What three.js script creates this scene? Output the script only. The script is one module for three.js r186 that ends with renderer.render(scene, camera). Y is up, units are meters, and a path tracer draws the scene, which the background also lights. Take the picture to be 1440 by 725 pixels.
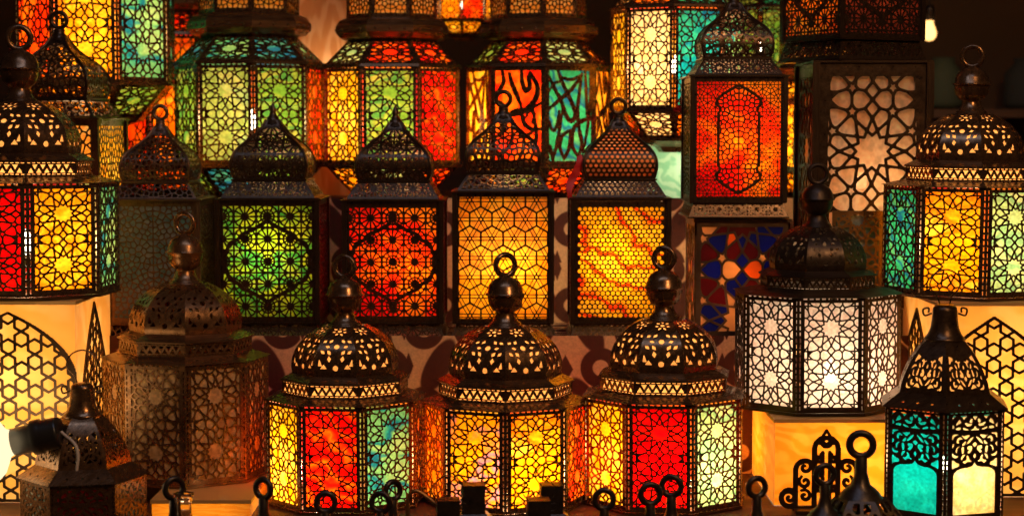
import * as THREE from 'three';
import { mergeGeometries } from 'three/addons/utils/BufferGeometryUtils.js';
import { RectAreaLightUniformsLib } from 'three/addons/lights/RectAreaLightUniformsLib.js';

// ------------------------------------------------------------------ camera, light, exposure
RectAreaLightUniformsLib.init();
const scene = new THREE.Scene();
scene.background = new THREE.Color().setRGB(0.022, 0.0112, 0.0044);
const camera = new THREE.PerspectiveCamera(15.935, 1024 / 515, 0.1, 20);
camera.position.set(0, 0.6426, 3.2);
camera.lookAt(0, 0.6426 - 3.2 * 0.06776, 0);
camera.focus = 3.27;
camera.userData.fStop = 3.6;
const renderer = new THREE.WebGLRenderer({ antialias: true });
renderer.toneMapping = THREE.LinearToneMapping;
renderer.toneMappingExposure = 1.2;
renderer.shadowMap.enabled = true;
const LAMP = [1.0, 0.70, 0.36];                 // warm filament light in every lantern
const shopLamps = [                             // lamps of the market lane in front of and above the stall
  { p: [-0.05, 2.35, 1.05], w: 1.7, h: 0.34, c: [0.50, 0.64, 1.0], i: 2.6, label: 'long cool white lamp hanging over the front of the stall' },
  { p: [1.1, 2.1, 2.0], w: 0.5, h: 0.3, c: [1.0, 0.56, 0.24], i: 34, label: 'warm square lamp hanging over the lane before the stall' },
];

// ------------------------------------------------------------------ helpers
const TAU = Math.PI * 2, R_ = d => d * Math.PI / 180;
function mulberry(a) { return () => { a |= 0; a = a + 0x6D2B79F5 | 0; let t = Math.imul(a ^ a >>> 15, 1 | a); t = t + Math.imul(t ^ t >>> 7, 61 | t) ^ t; return ((t ^ t >>> 14) >>> 0) / 4294967296; }; }
function hash(x, y, s) { let h = Math.imul(x | 0, 374761393) + Math.imul(y | 0, 668265263) + Math.imul(s | 0, 2147483629); h = Math.imul(h ^ h >>> 13, 1274126177); return ((h ^ h >>> 16) >>> 0) / 4294967296; }
function vnoise(x, y, s, px = 1e9, py = 1e9) {
  const i = Math.floor(x), j = Math.floor(y), fx = x - i, fy = y - j, w = t => t * t * (3 - 2 * t), m = (a, n) => ((a % n) + n) % n;
  const g = (a, b) => hash(m(a, px), m(b, py), s), u = w(fx), v = w(fy);
  return (g(i, j) * (1 - u) + g(i + 1, j) * u) * (1 - v) + (g(i, j + 1) * (1 - u) + g(i + 1, j + 1) * u) * v;
}
const fbm = (x, y, s, o = 4) => { let a = 0, k = 0.5, f = 1; for (let i = 0; i < o; i++) { a += k * vnoise(x * f, y * f, s + i * 17); k *= 0.5; f *= 2; } return a; };
const sm = (a, b, x) => { const t = Math.min(1, Math.max(0, (x - a) / (b - a))); return t * t * (3 - 2 * t); };
function dataTex(w, h, fn, srgb = true) {
  const d = new Uint8Array(w * h * 4);
  for (let j = 0; j < h; j++) for (let i = 0; i < w; i++) { const c = fn(i / w, j / h); const k = (j * w + i) * 4; for (let q = 0; q < 3; q++) d[k + q] = Math.max(0, Math.min(255, c[q] * 255)); d[k + 3] = 255; }
  const t = new THREE.DataTexture(d, w, h); t.magFilter = THREE.LinearFilter; t.minFilter = THREE.LinearFilter; t.wrapS = t.wrapT = THREE.RepeatWrapping;
  if (srgb) t.colorSpace = THREE.SRGBColorSpace; t.needsUpdate = true; return t;
}
const hex = s => [1, 3, 5].map(k => parseInt(s.slice(k, k + 2), 16) / 255);
const mix = (a, b, t) => a.map((v, i) => v + (b[i] - v) * t);
const taken = {};
function numbered(n) { const k = taken[n] = (taken[n] ?? -1) + 1; return k ? `${n}_${String(k).padStart(3, '0')}` : n; }
function thing(name, label, category, [x, y, z] = [0, 0, 0], yaw = 0, group) {
  const o = new THREE.Group(); o.name = numbered(name); o.position.set(x, y, z); o.rotation.y = yaw;
  o.userData = { label, category }; if (group) o.userData.group = group; scene.add(o); return o;
}
function part(name, geo, mat, parent, pos, rotY) {
  const m = new THREE.Mesh(geo, mat); m.name = name; m.castShadow = m.receiveShadow = true;
  if (pos) m.position.set(...pos); if (rotY) m.rotation.y = rotY; parent.add(m); return m;
}
function structure(name, geo, mat, pos) { const m = part(numbered(name), geo, mat, scene, pos); m.userData = { kind: 'structure' }; return m; }
function single(name, geo, mat, label, category, pos, yaw = 0, group) { const m = part(numbered(name), geo, mat, scene, pos, yaw); m.userData = { label, category }; if (group) m.userData.group = group; return m; }
const cache = new Map();
const memo = (k, f) => { if (!cache.has(k)) cache.set(k, f()); return cache.get(k); };

// ------------------------------------------------------------------ planar patterns: segments -> faces -> inset holes
function clipSeg([x0, y0, x1, y1], X0, Y0, X1, Y1) {
  let t0 = 0, t1 = 1; const dx = x1 - x0, dy = y1 - y0;
  for (const [p, q] of [[-dx, x0 - X0], [dx, X1 - x0], [-dy, y0 - Y0], [dy, Y1 - y0]]) {
    if (Math.abs(p) < 1e-12) { if (q < 0) return null; continue; }
    const r = q / p; if (p < 0) { if (r > t1) return null; if (r > t0) t0 = r; } else { if (r < t0) return null; if (r < t1) t1 = r; }
  }
  return t1 - t0 < 1e-6 ? null : [x0 + dx * t0, y0 + dy * t0, x0 + dx * t1, y0 + dy * t1];
}
const clipAll = (segs, X0, Y0, X1, Y1) => segs.map(s => { const c = clipSeg(s, X0, Y0, X1, Y1); if (c) c[4] = s[4]; return c; }).filter(Boolean);
const rectSegs = (X0, Y0, X1, Y1) => [[X0, Y0, X1, Y0], [X1, Y0, X1, Y1], [X1, Y1, X0, Y1], [X0, Y1, X0, Y0]];
const polySegs = p => p.map((a, i) => { const b = p[(i + 1) % p.length]; return [a[0], a[1], b[0], b[1]]; });
const ngon = (cx, cy, r, n, a0 = 0) => Array.from({ length: n }, (_, i) => [cx + r * Math.cos(a0 + i * TAU / n), cy + r * Math.sin(a0 + i * TAU / n)]);
function splitSegs(segs, keep) {
  const ts = segs.map(() => [0, 1]), bb = segs.map(s => [Math.min(s[0], s[2]), Math.min(s[1], s[3]), Math.max(s[0], s[2]), Math.max(s[1], s[3])]), e = 1e-6;
  for (let i = 0; i < segs.length; i++) for (let j = i + 1; j < segs.length; j++) {
    const A = bb[i], B = bb[j]; if (A[0] > B[2] + e || B[0] > A[2] + e || A[1] > B[3] + e || B[1] > A[3] + e) continue;
    const a = segs[i], b = segs[j], rx = a[2] - a[0], ry = a[3] - a[1], sx = b[2] - b[0], sy = b[3] - b[1], d = rx * sy - ry * sx, qx = b[0] - a[0], qy = b[1] - a[1];
    if (Math.abs(d) < 1e-12) {
      const la = rx * rx + ry * ry, lb = sx * sx + sy * sy; if (Math.abs(qx * ry - qy * rx) > 1e-7 * Math.sqrt(la)) continue;
      for (const [x, y] of [[b[0], b[1]], [b[2], b[3]]]) { const t = ((x - a[0]) * rx + (y - a[1]) * ry) / la; if (t > 0 && t < 1) ts[i].push(t); }
      for (const [x, y] of [[a[0], a[1]], [a[2], a[3]]]) { const t = ((x - b[0]) * sx + (y - b[1]) * sy) / lb; if (t > 0 && t < 1) ts[j].push(t); }
      continue;
    }
    const t = (qx * sy - qy * sx) / d, u = (qx * ry - qy * rx) / d;
    if (t > -1e-6 && t < 1 + 1e-6 && u > -1e-6 && u < 1 + 1e-6) { ts[i].push(Math.min(1, Math.max(0, t))); ts[j].push(Math.min(1, Math.max(0, u))); }
  }
  const out = [];
  segs.forEach((s, i) => { const t = ts[i].sort((a, b) => a - b); for (let k = 0; k + 1 < t.length; k++) { if (t[k + 1] - t[k] < 1e-7) continue; const q = [s[0] + (s[2] - s[0]) * t[k], s[1] + (s[3] - s[1]) * t[k], s[0] + (s[2] - s[0]) * t[k + 1], s[1] + (s[3] - s[1]) * t[k + 1], s[4]]; if (!keep || keep((q[0] + q[2]) / 2, (q[1] + q[3]) / 2, s[4])) out.push(q); } });
  return out;
}
function facesOf(segs, snap = 2e-4, keep) {
  const V = [], grid = new Map(), adj = [];
  const vid = (x, y) => { const i = Math.round(x / snap), j = Math.round(y / snap); for (let a = -1; a <= 1; a++) for (let b = -1; b <= 1; b++) { const k = grid.get((i + a) * 1e6 + j + b); if (k !== undefined && Math.hypot(V[k][0] - x, V[k][1] - y) < snap) return k; } V.push([x, y]); adj.push(new Set()); grid.set(i * 1e6 + j, V.length - 1); return V.length - 1; };
  for (const s of splitSegs(segs, keep)) { const a = vid(s[0], s[1]), b = vid(s[2], s[3]); if (a !== b) { adj[a].add(b); adj[b].add(a); } }
  for (let go = true; go;) { go = false; adj.forEach((s, i) => { if (s.size === 1) { const [o] = s; adj[o].delete(i); s.clear(); go = true; } }); }
  const order = adj.map((s, i) => [...s].sort((a, b) => Math.atan2(V[a][1] - V[i][1], V[a][0] - V[i][0]) - Math.atan2(V[b][1] - V[i][1], V[b][0] - V[i][0])));
  const used = new Set(), faces = [], key = (a, b) => a * 1e6 + b;
  order.forEach((ns, a) => ns.forEach(b => {
    if (used.has(key(a, b))) return; const f = []; let u = a, v = b;
    for (let g = 0; g < 4000 && !used.has(key(u, v)); g++) { used.add(key(u, v)); f.push(V[u]); const o = order[v], k = o.indexOf(u); const w = o[(k - 1 + o.length) % o.length]; u = v; v = w; }
    if (area(f) > 1e-7) faces.push(f);
  }));
  return faces;
}
const area = p => { let a = 0; for (let i = 0; i < p.length; i++) { const q = p[(i + 1) % p.length]; a += p[i][0] * q[1] - q[0] * p[i][1]; } return a / 2; };
function inset(poly, d) {
  let p = poly.slice();
  for (let tries = 0; tries < 8; tries++) {
    p = p.filter((c, i) => { const a = p[(i + p.length - 1) % p.length], b = p[(i + 1) % p.length]; const l1 = Math.hypot(c[0] - a[0], c[1] - a[1]); if (l1 < 1e-6) return false; return Math.abs((c[0] - a[0]) * (b[1] - c[1]) - (c[1] - a[1]) * (b[0] - c[0])) > 1e-3 * l1 * Math.hypot(b[0] - c[0], b[1] - c[1]); });
    const n = p.length; if (n < 3) return null;
    const q = p.map((c, i) => {
      const a = p[(i + n - 1) % n], b = p[(i + 1) % n]; let ux = c[0] - a[0], uy = c[1] - a[1], vx = b[0] - c[0], vy = b[1] - c[1]; const lu = Math.hypot(ux, uy), lv = Math.hypot(vx, vy); ux /= lu; uy /= lu; vx /= lv; vy /= lv;
      let mx = -uy - vy, my = ux + vx; const l = Math.hypot(mx, my) || 1; mx /= l; my /= l; const c2 = Math.max(0.3, mx * -uy + my * ux); return [c[0] + mx * d / c2, c[1] + my * d / c2];
    });
    let bad = -1, worst = 1e9;
    for (let i = 0; i < n; i++) { const j = (i + 1) % n, ex = p[j][0] - p[i][0], ey = p[j][1] - p[i][1]; if ((q[j][0] - q[i][0]) * ex + (q[j][1] - q[i][1]) * ey < 0) { const l = Math.hypot(ex, ey); if (l < worst) { worst = l; bad = i; } } }
    if (bad < 0) return area(q) > d * d * 1.2 && area(q) > 0 ? q : null;
    const j = (bad + 1) % n, m = [(p[bad][0] + p[j][0]) / 2, (p[bad][1] + p[j][1]) / 2]; p[bad] = m; p.splice(j, 1);
  }
  return null;
}
const soften = (p, k = 0.16) => { const o = []; for (let i = 0; i < p.length; i++) { const a = p[(i + p.length - 1) % p.length], c = p[i], b = p[(i + 1) % p.length]; o.push([c[0] + (a[0] - c[0]) * k, c[1] + (a[1] - c[1]) * k], [c[0] + (b[0] - c[0]) * k, c[1] + (b[1] - c[1]) * k]); } return o; };
function sheet(outer, holes, depth) {      // a flat cut sheet, its front at z = 0
  const s = new THREE.Shape(outer.map(p => new THREE.Vector2(...p)));
  for (const h of holes) s.holes.push(new THREE.Path(h.map(p => new THREE.Vector2(...p))));
  const g = new THREE.ExtrudeGeometry(s, { depth, bevelEnabled: false }); g.translate(0, 0, -depth); return g;
}
const rectPts = (X0, Y0, X1, Y1) => [[X0, Y0], [X1, Y0], [X1, Y1], [X0, Y1]];
function ribbon(pts, w, depth, z, closed = true) {   // a raised flat strap along a polyline
  const n = pts.length, side = s => pts.map((c, i) => {
    const a = pts[closed ? (i + n - 1) % n : Math.max(0, i - 1)], b = pts[closed ? (i + 1) % n : Math.min(n - 1, i + 1)]; const dx = b[0] - a[0], dy = b[1] - a[1], l = Math.hypot(dx, dy) || 1; return [c[0] - dy / l * s, c[1] + dx / l * s]; });
  const L = side(w / 2), Rr = side(-w / 2); let g;
  if (closed) { const big = Math.abs(area(L)) > Math.abs(area(Rr)) ? L : Rr, small = big === L ? Rr : L; g = sheet(big, [small], depth); } else g = sheet([...L, ...Rr.reverse()], [], depth);
  g.translate(0, 0, z); return g;
}

// twelve-fold star rosette in a square cell [-1,1]^2
const ROSETTE = (() => {
  const P = { A0: [0, .31], A30: [.155, .268], C0: [0, .645], C30: [.325, .60], L: [.145, .83], Rr: [.275, .80], U: [.40, .91], Pp: [.515, .80], Q: [.47, .665], X0: [0, 1], V: [.68, .85], K: [.85, .85], X1: [.84, 1], U1: [.40, 1], K1: [.85, 1], A60: [.268, .155], Qm: [.665, .47],
    n1: [.34, .825], n2: [.445, .825], n3: [.455, .735], n4: [.39, .69], n5: [.33, .735] };
  const E = 'A30-C0 A0-C30 A60-C30 C0-L L-Rr L-X0 Rr-n1 n1-U U-U1 U-n2 n2-Pp Pp-n3 n3-Q Q-n4 n4-C30 C30-n5 n5-Rr Q-Qm Pp-V V-K V-X1 K-K1'.split(' ').map(e => { const [a, b] = e.split('-'); return [...P[a], ...P[b]]; });
  const out = [], seen = new Set();
  for (const sx of [1, -1]) for (const sy of [1, -1]) for (const sw of [0, 1]) for (const [a, b, c, d] of E) {
    const s = sw ? [b * sx, a * sy, d * sx, c * sy] : [a * sx, b * sy, c * sx, d * sy], r = v => Math.round(v * 1e4), k1 = s.map(r).join(), k2 = [s[2], s[3], s[0], s[1]].map(r).join();
    if (seen.has(k1) || seen.has(k2)) continue; seen.add(k1); out.push(s);
  }
  return out;
})();
function rosetteSegs(cx, cy, hw, hh, i0, i1, j0, j1) {   // cells i0..i1 by j0..j1 about (cx, cy)
  const o = []; for (let i = i0; i <= i1; i++) for (let j = j0; j <= j1; j++) for (const s of ROSETTE) o.push([cx + (2 * i + s[0]) * hw, cy + (2 * j + s[1]) * hh, cx + (2 * i + s[2]) * hw, cy + (2 * j + s[3]) * hh]);
  return o;
}
const strut = (w, h, mx, my) => [-w / 2 + mx, my, w / 2 - mx, h - my];
function slots(w, h, mx, my, len = .045, gap = .026, th = .015) {   // the dashes cut along a panel's border
  const o = [];
  for (const s of [-1, 1]) for (let y = my * .6; y + len < h - my * .6; y += len + gap) { const x = s * (w / 2 - mx * .38); o.push(rectPts(x - th / 2, y, x + th / 2, y + len)); }
  for (const yy of [h - my * .38]) for (let x = -w / 2 + mx * .9; x + len < w / 2 - mx * .9; x += len + gap) o.push(rectPts(x, yy - th / 2, x + len, yy + th / 2));
  return o;
}
function holesFrom(segs, box, strap, keep, round = 0) {
  const f = facesOf([...clipAll(segs, ...box), ...rectSegs(...box)], 2e-4, keep).map(p => inset(p, strap / 2)).filter(Boolean);
  return round ? f.map(p => soften(p, round)) : f;
}
// rosette panel w x h (foot at y = 0); nx x ny cells fill its window
const rosettePanel = (w, h, mx, my, nx, ny, strap, depth = .012, withSlots = true, oy = 0) => memo(`rose${[w, h, mx, my, nx, ny, strap, depth, withSlots, oy]}`, () => {
  const b = strut(w, h, mx, my), hw = (b[2] - b[0]) / nx / 2, hh = (b[3] - b[1]) / ny / 2, segs = rosetteSegs(nx < 1 ? 0 : b[0] + hw, b[1] + hh + oy * hh, hw, hh, -1, Math.ceil(nx), -1, Math.ceil(ny));
  const holes = holesFrom(segs, b, strap, null, .12); if (withSlots) holes.push(...slots(w, h, mx, my));
  return sheet(rectPts(-w / 2, 0, w / 2, h), holes, depth);
});
// wheels and stars of spokes on a square grid, with a lobed strap
function wheelSegs(b, n) {
  const s = (b[2] - b[0]) / n, o = [], cx = (b[0] + b[2]) / 2, cy = (b[1] + b[3]) / 2, m = Math.ceil((b[3] - b[1]) / s) + 1;
  for (let i = -n; i <= n; i++) for (let j = -m; j <= m; j++) {
    const x = cx + i * s, y = cy + j * s, wheel = (i + j) & 1 ? 0 : 1, k = 12;
    o.push(...polySegs(ngon(x, y, s * .5, k, TAU / 24)));
    if (wheel) o.push(...polySegs(ngon(x, y, s * .30, k, TAU / 24)), ...polySegs(ngon(x, y, s * .11, 6)));
    for (let q = 0; q < 12; q++) { const a = q * TAU / 12, r0 = wheel ? .11 : 0; o.push([x + Math.cos(a) * s * r0, y + Math.sin(a) * s * r0, x + Math.cos(a) * s * .5, y + Math.sin(a) * s * .5]); }
    o.push([x + s * .5, y, x + s * .5, y + s], [x, y + s * .5, x + s, y + s * .5]);
  }
  return o;
}
const wheelPanel = (w, h) => memo(`wheel${[w, h]}`, () => {
  const b = strut(w, h, .10, .10), s = (b[2] - b[0]) / 4, my = (b[1] + b[3]) / 2, d = segField(wheelSegs(b, 4), .05);
  const g = [fieldPanel(-w / 2, 0, w / 2, h, 230, Math.round(115 * h), (x, y) => { const e = Math.max(b[0] - x, x - b[2], b[1] - y, y - b[3]); if (e > 0) return e; const X = x / s, Y = (y - my) / s, i = Math.round(X), j = Math.round(Y); return Math.max(e, .0165 - d(x, y), (((i + j) & 1 ? .10 : .19) - Math.hypot(X - i, Y - j)) * s); }, .014)];
  const W = b[2] - b[0], H = b[3] - b[1], cy = (b[1] + b[3]) / 2, half = [[0, .40], [.035, .345], [.16, .285], [.28, .245], [.33, .195], [.42, .165], [.45, .10], [.485, .07], [.46, 0]];
  const pts = []; for (const [x, y] of half) pts.push([x * W, cy + y * H]); for (const [x, y] of half.slice(0, -1).reverse()) pts.push([x * W, cy - y * H]); for (const [x, y] of half.slice(1)) pts.push([-x * W, cy - y * H]); for (const [x, y] of half.slice(1, -1).reverse()) pts.push([-x * W, cy + y * H]);
  g.push(ribbon(pts, .078, .018, .006)); for (const s of [-1, 1]) { const d = new THREE.CylinderGeometry(.085, .085, .018, 16); d.rotateX(Math.PI / 2); d.translate(0, cy + s * H * .41, -.004); g.push(d.toNonIndexed()); }
  return mergeGeometries(g.map(q => q.index ? q.toNonIndexed() : q));
});
const hexPanel = (w, h) => memo(`hex${[w, h]}`, () => {
  const b = strut(w, h, .09, .08), a = (b[2] - b[0]) / 4 / Math.sqrt(3), bold = [], thin = [], dx = a * Math.sqrt(3), dy = a * 1.5, cy = (b[1] + b[3]) / 2;
  for (let j = -8; j <= 8; j++) for (let i = -4; i <= 4; i++) {
    const x = i * dx + (j & 1 ? dx / 2 : 0), y = cy + j * dy; bold.push(...polySegs(ngon(x, y, a, 6, Math.PI / 6)));
    for (const t of [0, 60, 120]) for (const s of [-.13, .13]) { const c = Math.cos(R_(t)), q = Math.sin(R_(t)), l = a * .868; thin.push([x - c * l - q * s * a, y - q * l + c * s * a, x + c * l - q * s * a, y + q * l + c * s * a]); }
  }
  const B = segField(bold), T = segField(thin); return fieldPanel(-w / 2, 0, w / 2, h, 230, Math.round(115 * h), (x, y) => { const e = Math.max(b[0] - x, x - b[2], b[1] - y, y - b[3]); return e > 0 ? e : Math.max(e, .0185 - B(x, y), .0095 - T(x, y)); }, .014);
});
const circlePanel = (w, h) => memo(`circ${[w, h]}`, () => {
  const b = strut(w, h, .10, .09), n = 17, s = (b[2] - b[0]) / n, holes = [];
  for (let j = 0; b[1] + s * (.5 + j * .866) < b[3] - s * .3; j++) for (let i = 0; i < n - (j & 1); i++) holes.push(ngon(b[0] + s * (.5 + i + (j & 1) * .5), b[1] + s * (.55 + j * .866), s * ((i + 2 * j) % 3 ? .42 : .36), 10));
  holes.push(...slots(w, h, .10, .09, .06, .035, .016)); return sheet(rectPts(-w / 2, 0, w / 2, h), holes, .014);
});
function voronoi(pts, b) {               // convex cells clipped to the box
  return pts.map((p, i) => {
    let c = rectPts(...b);
    pts.forEach((q, j) => {
      if (i === j || !c.length) return; const mx = (p[0] + q[0]) / 2, my = (p[1] + q[1]) / 2, nx = q[0] - p[0], ny = q[1] - p[1], f = v => (v[0] - mx) * nx + (v[1] - my) * ny, o = [];
      for (let k = 0; k < c.length; k++) { const A = c[k], B = c[(k + 1) % c.length], fa = f(A), fb = f(B); if (fa <= 0) o.push(A); if (fa * fb < 0) { const t = fa / (fa - fb); o.push([A[0] + (B[0] - A[0]) * t, A[1] + (B[1] - A[1]) * t]); } }
      c = o;
    });
    return c;
  }).filter(c => c.length > 2);
}
function mirrorPoints(b, n, seed, gap) {
  const r = mulberry(seed), o = [], cx = (b[0] + b[2]) / 2;
  for (let k = 0; k < n * 30 && o.length < n; k++) { const x = cx + gap * .25 + r() * ((b[2] - b[0]) / 2), y = b[1] + r() * (b[3] - b[1]); if (o.every(q => Math.hypot(q[0] - x, q[1] - y) > gap && Math.hypot(2 * cx - q[0] - x, q[1] - y) > gap * .8)) o.push([x, y], [2 * cx - x, y]); }
  return o;
}
const leafPanel = (w, h, mx, my, gap, strap, seed, depth = .014) => memo(`leaf${[w, h, mx, my, gap, strap, seed]}`, () => {
  const b = strut(w, h, mx, my); return sheet(rectPts(-w / 2, 0, w / 2, h), voronoi(mirrorPoints(b, 400, seed, gap), b).map(c => area(c) < 0 ? c.reverse() : c).map(c => inset(c, strap / 2)).filter(Boolean).map(c => soften(c, .2)), depth);
});
const edgesOf = cells => { const m = new Map(), r = v => Math.round(v * 1e5) / 1e5; for (const c of cells) for (const s of polySegs(c)) { const q = s.map(r); if (Math.hypot(q[0] - q[2], q[1] - q[3]) < 2e-3) continue; const k = q[0] < q[2] || (q[0] === q[2] && q[1] < q[3]) ? q.join() : [q[2], q[3], q[0], q[1]].join(); m.set(k, q); } return [...m.values()]; };
const inside = (p, x, y) => { let c = false; for (let i = 0, j = p.length - 1; i < p.length; j = i++) if ((p[i][1] > y) !== (p[j][1] > y) && x < (p[j][0] - p[i][0]) * (y - p[i][1]) / (p[j][1] - p[i][1]) + p[i][0]) c = !c; return c; };
const cartouchePanel = (w, h) => memo(`cart${[w, h]}`, () => {
  const b = strut(w, h, .10, .09), W = b[2] - b[0], H = b[3] - b[1], cy = (b[1] + b[3]) / 2, s = W / 5.4, segs = [];
  const q = [[0, .465], [.09, .43], [.19, .385], [.255, .345], [.265, .30], [.225, .275], [.215, .25], [.24, .225], [.24, 0]], pts = [];
  for (const [x, y] of q) pts.push([x * W, cy + y * H]); for (const [x, y] of q.slice(0, -1).reverse()) pts.push([x * W, cy - y * H]); for (const [x, y] of q.slice(1)) pts.push([-x * W, cy - y * H]); for (const [x, y] of q.slice(1, -1).reverse()) pts.push([-x * W, cy + y * H]);
  for (let j = -6; j <= 6; j++) for (let i = -5; i <= 5; i++) { const x = (i + (j & 1 ? .5 : 0)) * s, y = cy + j * s * .866; segs.push(...polySegs(ngon(x, y, s * .27, 12, 0))); for (let k = 0; k < 12; k++) { const a = k * TAU / 12, l = s * (k & 1 ? .577 : .5), l0 = k % 2 ? s * .27 : 0; segs.push([x + Math.cos(a) * l0, y + Math.sin(a) * l0, x + Math.cos(a) * l, y + Math.sin(a) * l]); } segs.push(...polySegs(ngon(x, y, s * .577, 6, Math.PI / 6))); }
  const bx = [-.27 * W, cy - .47 * H, .27 * W, cy + .47 * H], vs = edgesOf(voronoi(mirrorPoints(bx, 300, 5, .046 * W), bx)).map(v => [...v, 'v']);
  const keep = (x, y, t) => t === 'k' || (inside(pts, x, y) ? t === 'v' : t !== 'v');
  const f = facesOf([...clipAll(segs, ...b), ...clipAll(vs, ...b), ...rectSegs(...b).map(v => [...v, 'k']), ...polySegs(pts).map(v => [...v, 'k'])], 2.5e-3, keep).map(p => { const m = p.reduce((q, v) => [q[0] + v[0] / p.length, q[1] + v[1] / p.length], [0, 0]); return inset(p, inside(pts, ...m) ? .016 : .0095); }).filter(Boolean);
  const ring = ribbon(pts, .062, .018, .006); return mergeGeometries([sheet(rectPts(-w / 2, 0, w / 2, h), f, .014), ring].map(g => g.index ? g.toNonIndexed() : g));
});

function polyField(polys) {               // signed distance to a set of polygons, negative inside
  return (x, y) => { let d = 1e9, ins = false; for (const p of polys) { if (inside(p, x, y)) ins = true; for (let i = 0, j = p.length - 1; i < p.length; j = i++) { const dx = p[i][0] - p[j][0], dy = p[i][1] - p[j][1], t = Math.min(1, Math.max(0, ((x - p[j][0]) * dx + (y - p[j][1]) * dy) / (dx * dx + dy * dy || 1e-9))); const e = Math.hypot(x - p[j][0] - dx * t, y - p[j][1] - dy * t); if (e < d) d = e; } } return ins ? -d : d; };
}

// ------------------------------------------------------------------ sheets cut by a field (metal where it is above zero), flat or bent
function curvedSheet(nu, nv, field, map, t, flatU = true) {
  const F = (i, j) => field[j * (nu + 1) + i], pos = [], nor = [], uvs = [], e = 1e-3;
  const frame = (u, v) => { const p = map(u, v), a = map(Math.min(1, u + e), v), b = map(Math.max(-1, u - e), v), c = map(u, Math.min(1, v + e)), d = map(u, Math.max(0, v - e)); const n = new THREE.Vector3().crossVectors(new THREE.Vector3(a[0] - b[0], a[1] - b[1], a[2] - b[2]), new THREE.Vector3(c[0] - d[0], c[1] - d[1], c[2] - d[2])).normalize(); return [p, n]; };
  const put = (u, v, [p, n], off, s, nn) => { pos.push(p[0] - n.x * off, p[1] - n.y * off, p[2] - n.z * off); const m = nn || n; nor.push(m.x * s, m.y * s, m.z * s); uvs.push(p[0] + p[2], p[1]); };
  const poly = q => { const f = q.map(([u, v]) => frame(u, v)); for (let k = 1; k + 1 < q.length; k++) { for (const m of [0, k, k + 1]) put(...q[m], f[m], 0, 1); for (const m of [0, k + 1, k]) put(...q[m], f[m], t, -1); } };
  const wall = (a, b) => { const A = frame(...a), B = frame(...b), d = new THREE.Vector3(B[0][0] - A[0][0], B[0][1] - A[0][1], B[0][2] - A[0][2]), n = new THREE.Vector3().crossVectors(d, A[1]).normalize(); for (const [q, f, o] of [[a, A, 0], [a, A, t], [b, B, t], [a, A, 0], [b, B, t], [b, B, 0]]) put(...q, f, o, 1, n); };
  const U = i => -1 + 2 * i / nu, Vv = j => j / nv;
  for (let j = 0; j < nv; j++) for (let i = 0; i < nu; i++) {
    const c = [[i, j], [i + 1, j], [i + 1, j + 1], [i, j + 1]], f = c.map(q => F(...q));
    if (f.every(x => x > 0)) {
      let k = i + 1; if (flatU) while (k < nu && F(k + 1, j) > 0 && F(k + 1, j + 1) > 0) k++;
      poly([[U(i), Vv(j)], [U(k), Vv(j)], [U(k), Vv(j + 1)], [U(i), Vv(j + 1)]]);
      i = k - 1; continue;
    }
    if (f.every(x => x <= 0)) continue;
    const q = [], cut = [];
    for (let k = 0; k < 4; k++) { const n = (k + 1) & 3; if (f[k] > 0) q.push([U(c[k][0]), Vv(c[k][1])]); if ((f[k] > 0) !== (f[n] > 0)) { const s = f[k] / (f[k] - f[n]), p = [U(c[k][0] + (c[n][0] - c[k][0]) * s), Vv(c[k][1] + (c[n][1] - c[k][1]) * s)]; q.push(p); cut.push([p, f[k] > 0]); } }
    poly(q);
    for (let k = 0; k < cut.length; k++) if (cut[k][1]) wall(cut[k][0], cut[(k + 1) % cut.length][0]);
  }
  const g = new THREE.BufferGeometry(); g.setAttribute('position', new THREE.Float32BufferAttribute(pos, 3)); g.setAttribute('normal', new THREE.Float32BufferAttribute(nor, 3)); g.setAttribute('uv', new THREE.Float32BufferAttribute(uvs, 2)); return g;
}
function profileOf(pts) {                 // smooth profile: v in 0..1 -> {r, y, s}, s the length along it
  const c = new THREE.CatmullRomCurve3(pts.map(p => new THREE.Vector3(p[0], p[1], 0)), false, 'catmullrom', .5), n = 200, tab = []; let s = 0, q = null;
  for (let i = 0; i <= n; i++) { const p = c.getPoint(i / n); if (q) s += p.distanceTo(q); tab.push([s, p.x, p.y]); q = p; }
  const S = s, f = v => { const w = Math.min(1, Math.max(0, v)) * S; let a = 0, b = n; while (b - a > 1) { const m = (a + b) >> 1; if (tab[m][0] <= w) a = m; else b = m; } const t = (w - tab[a][0]) / (tab[b][0] - tab[a][0] || 1); return { r: tab[a][1] + (tab[b][1] - tab[a][1]) * t, y: tab[a][2] + (tab[b][2] - tab[a][2]) * t, s: w }; };
  f.S = S; return f;
}
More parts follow.
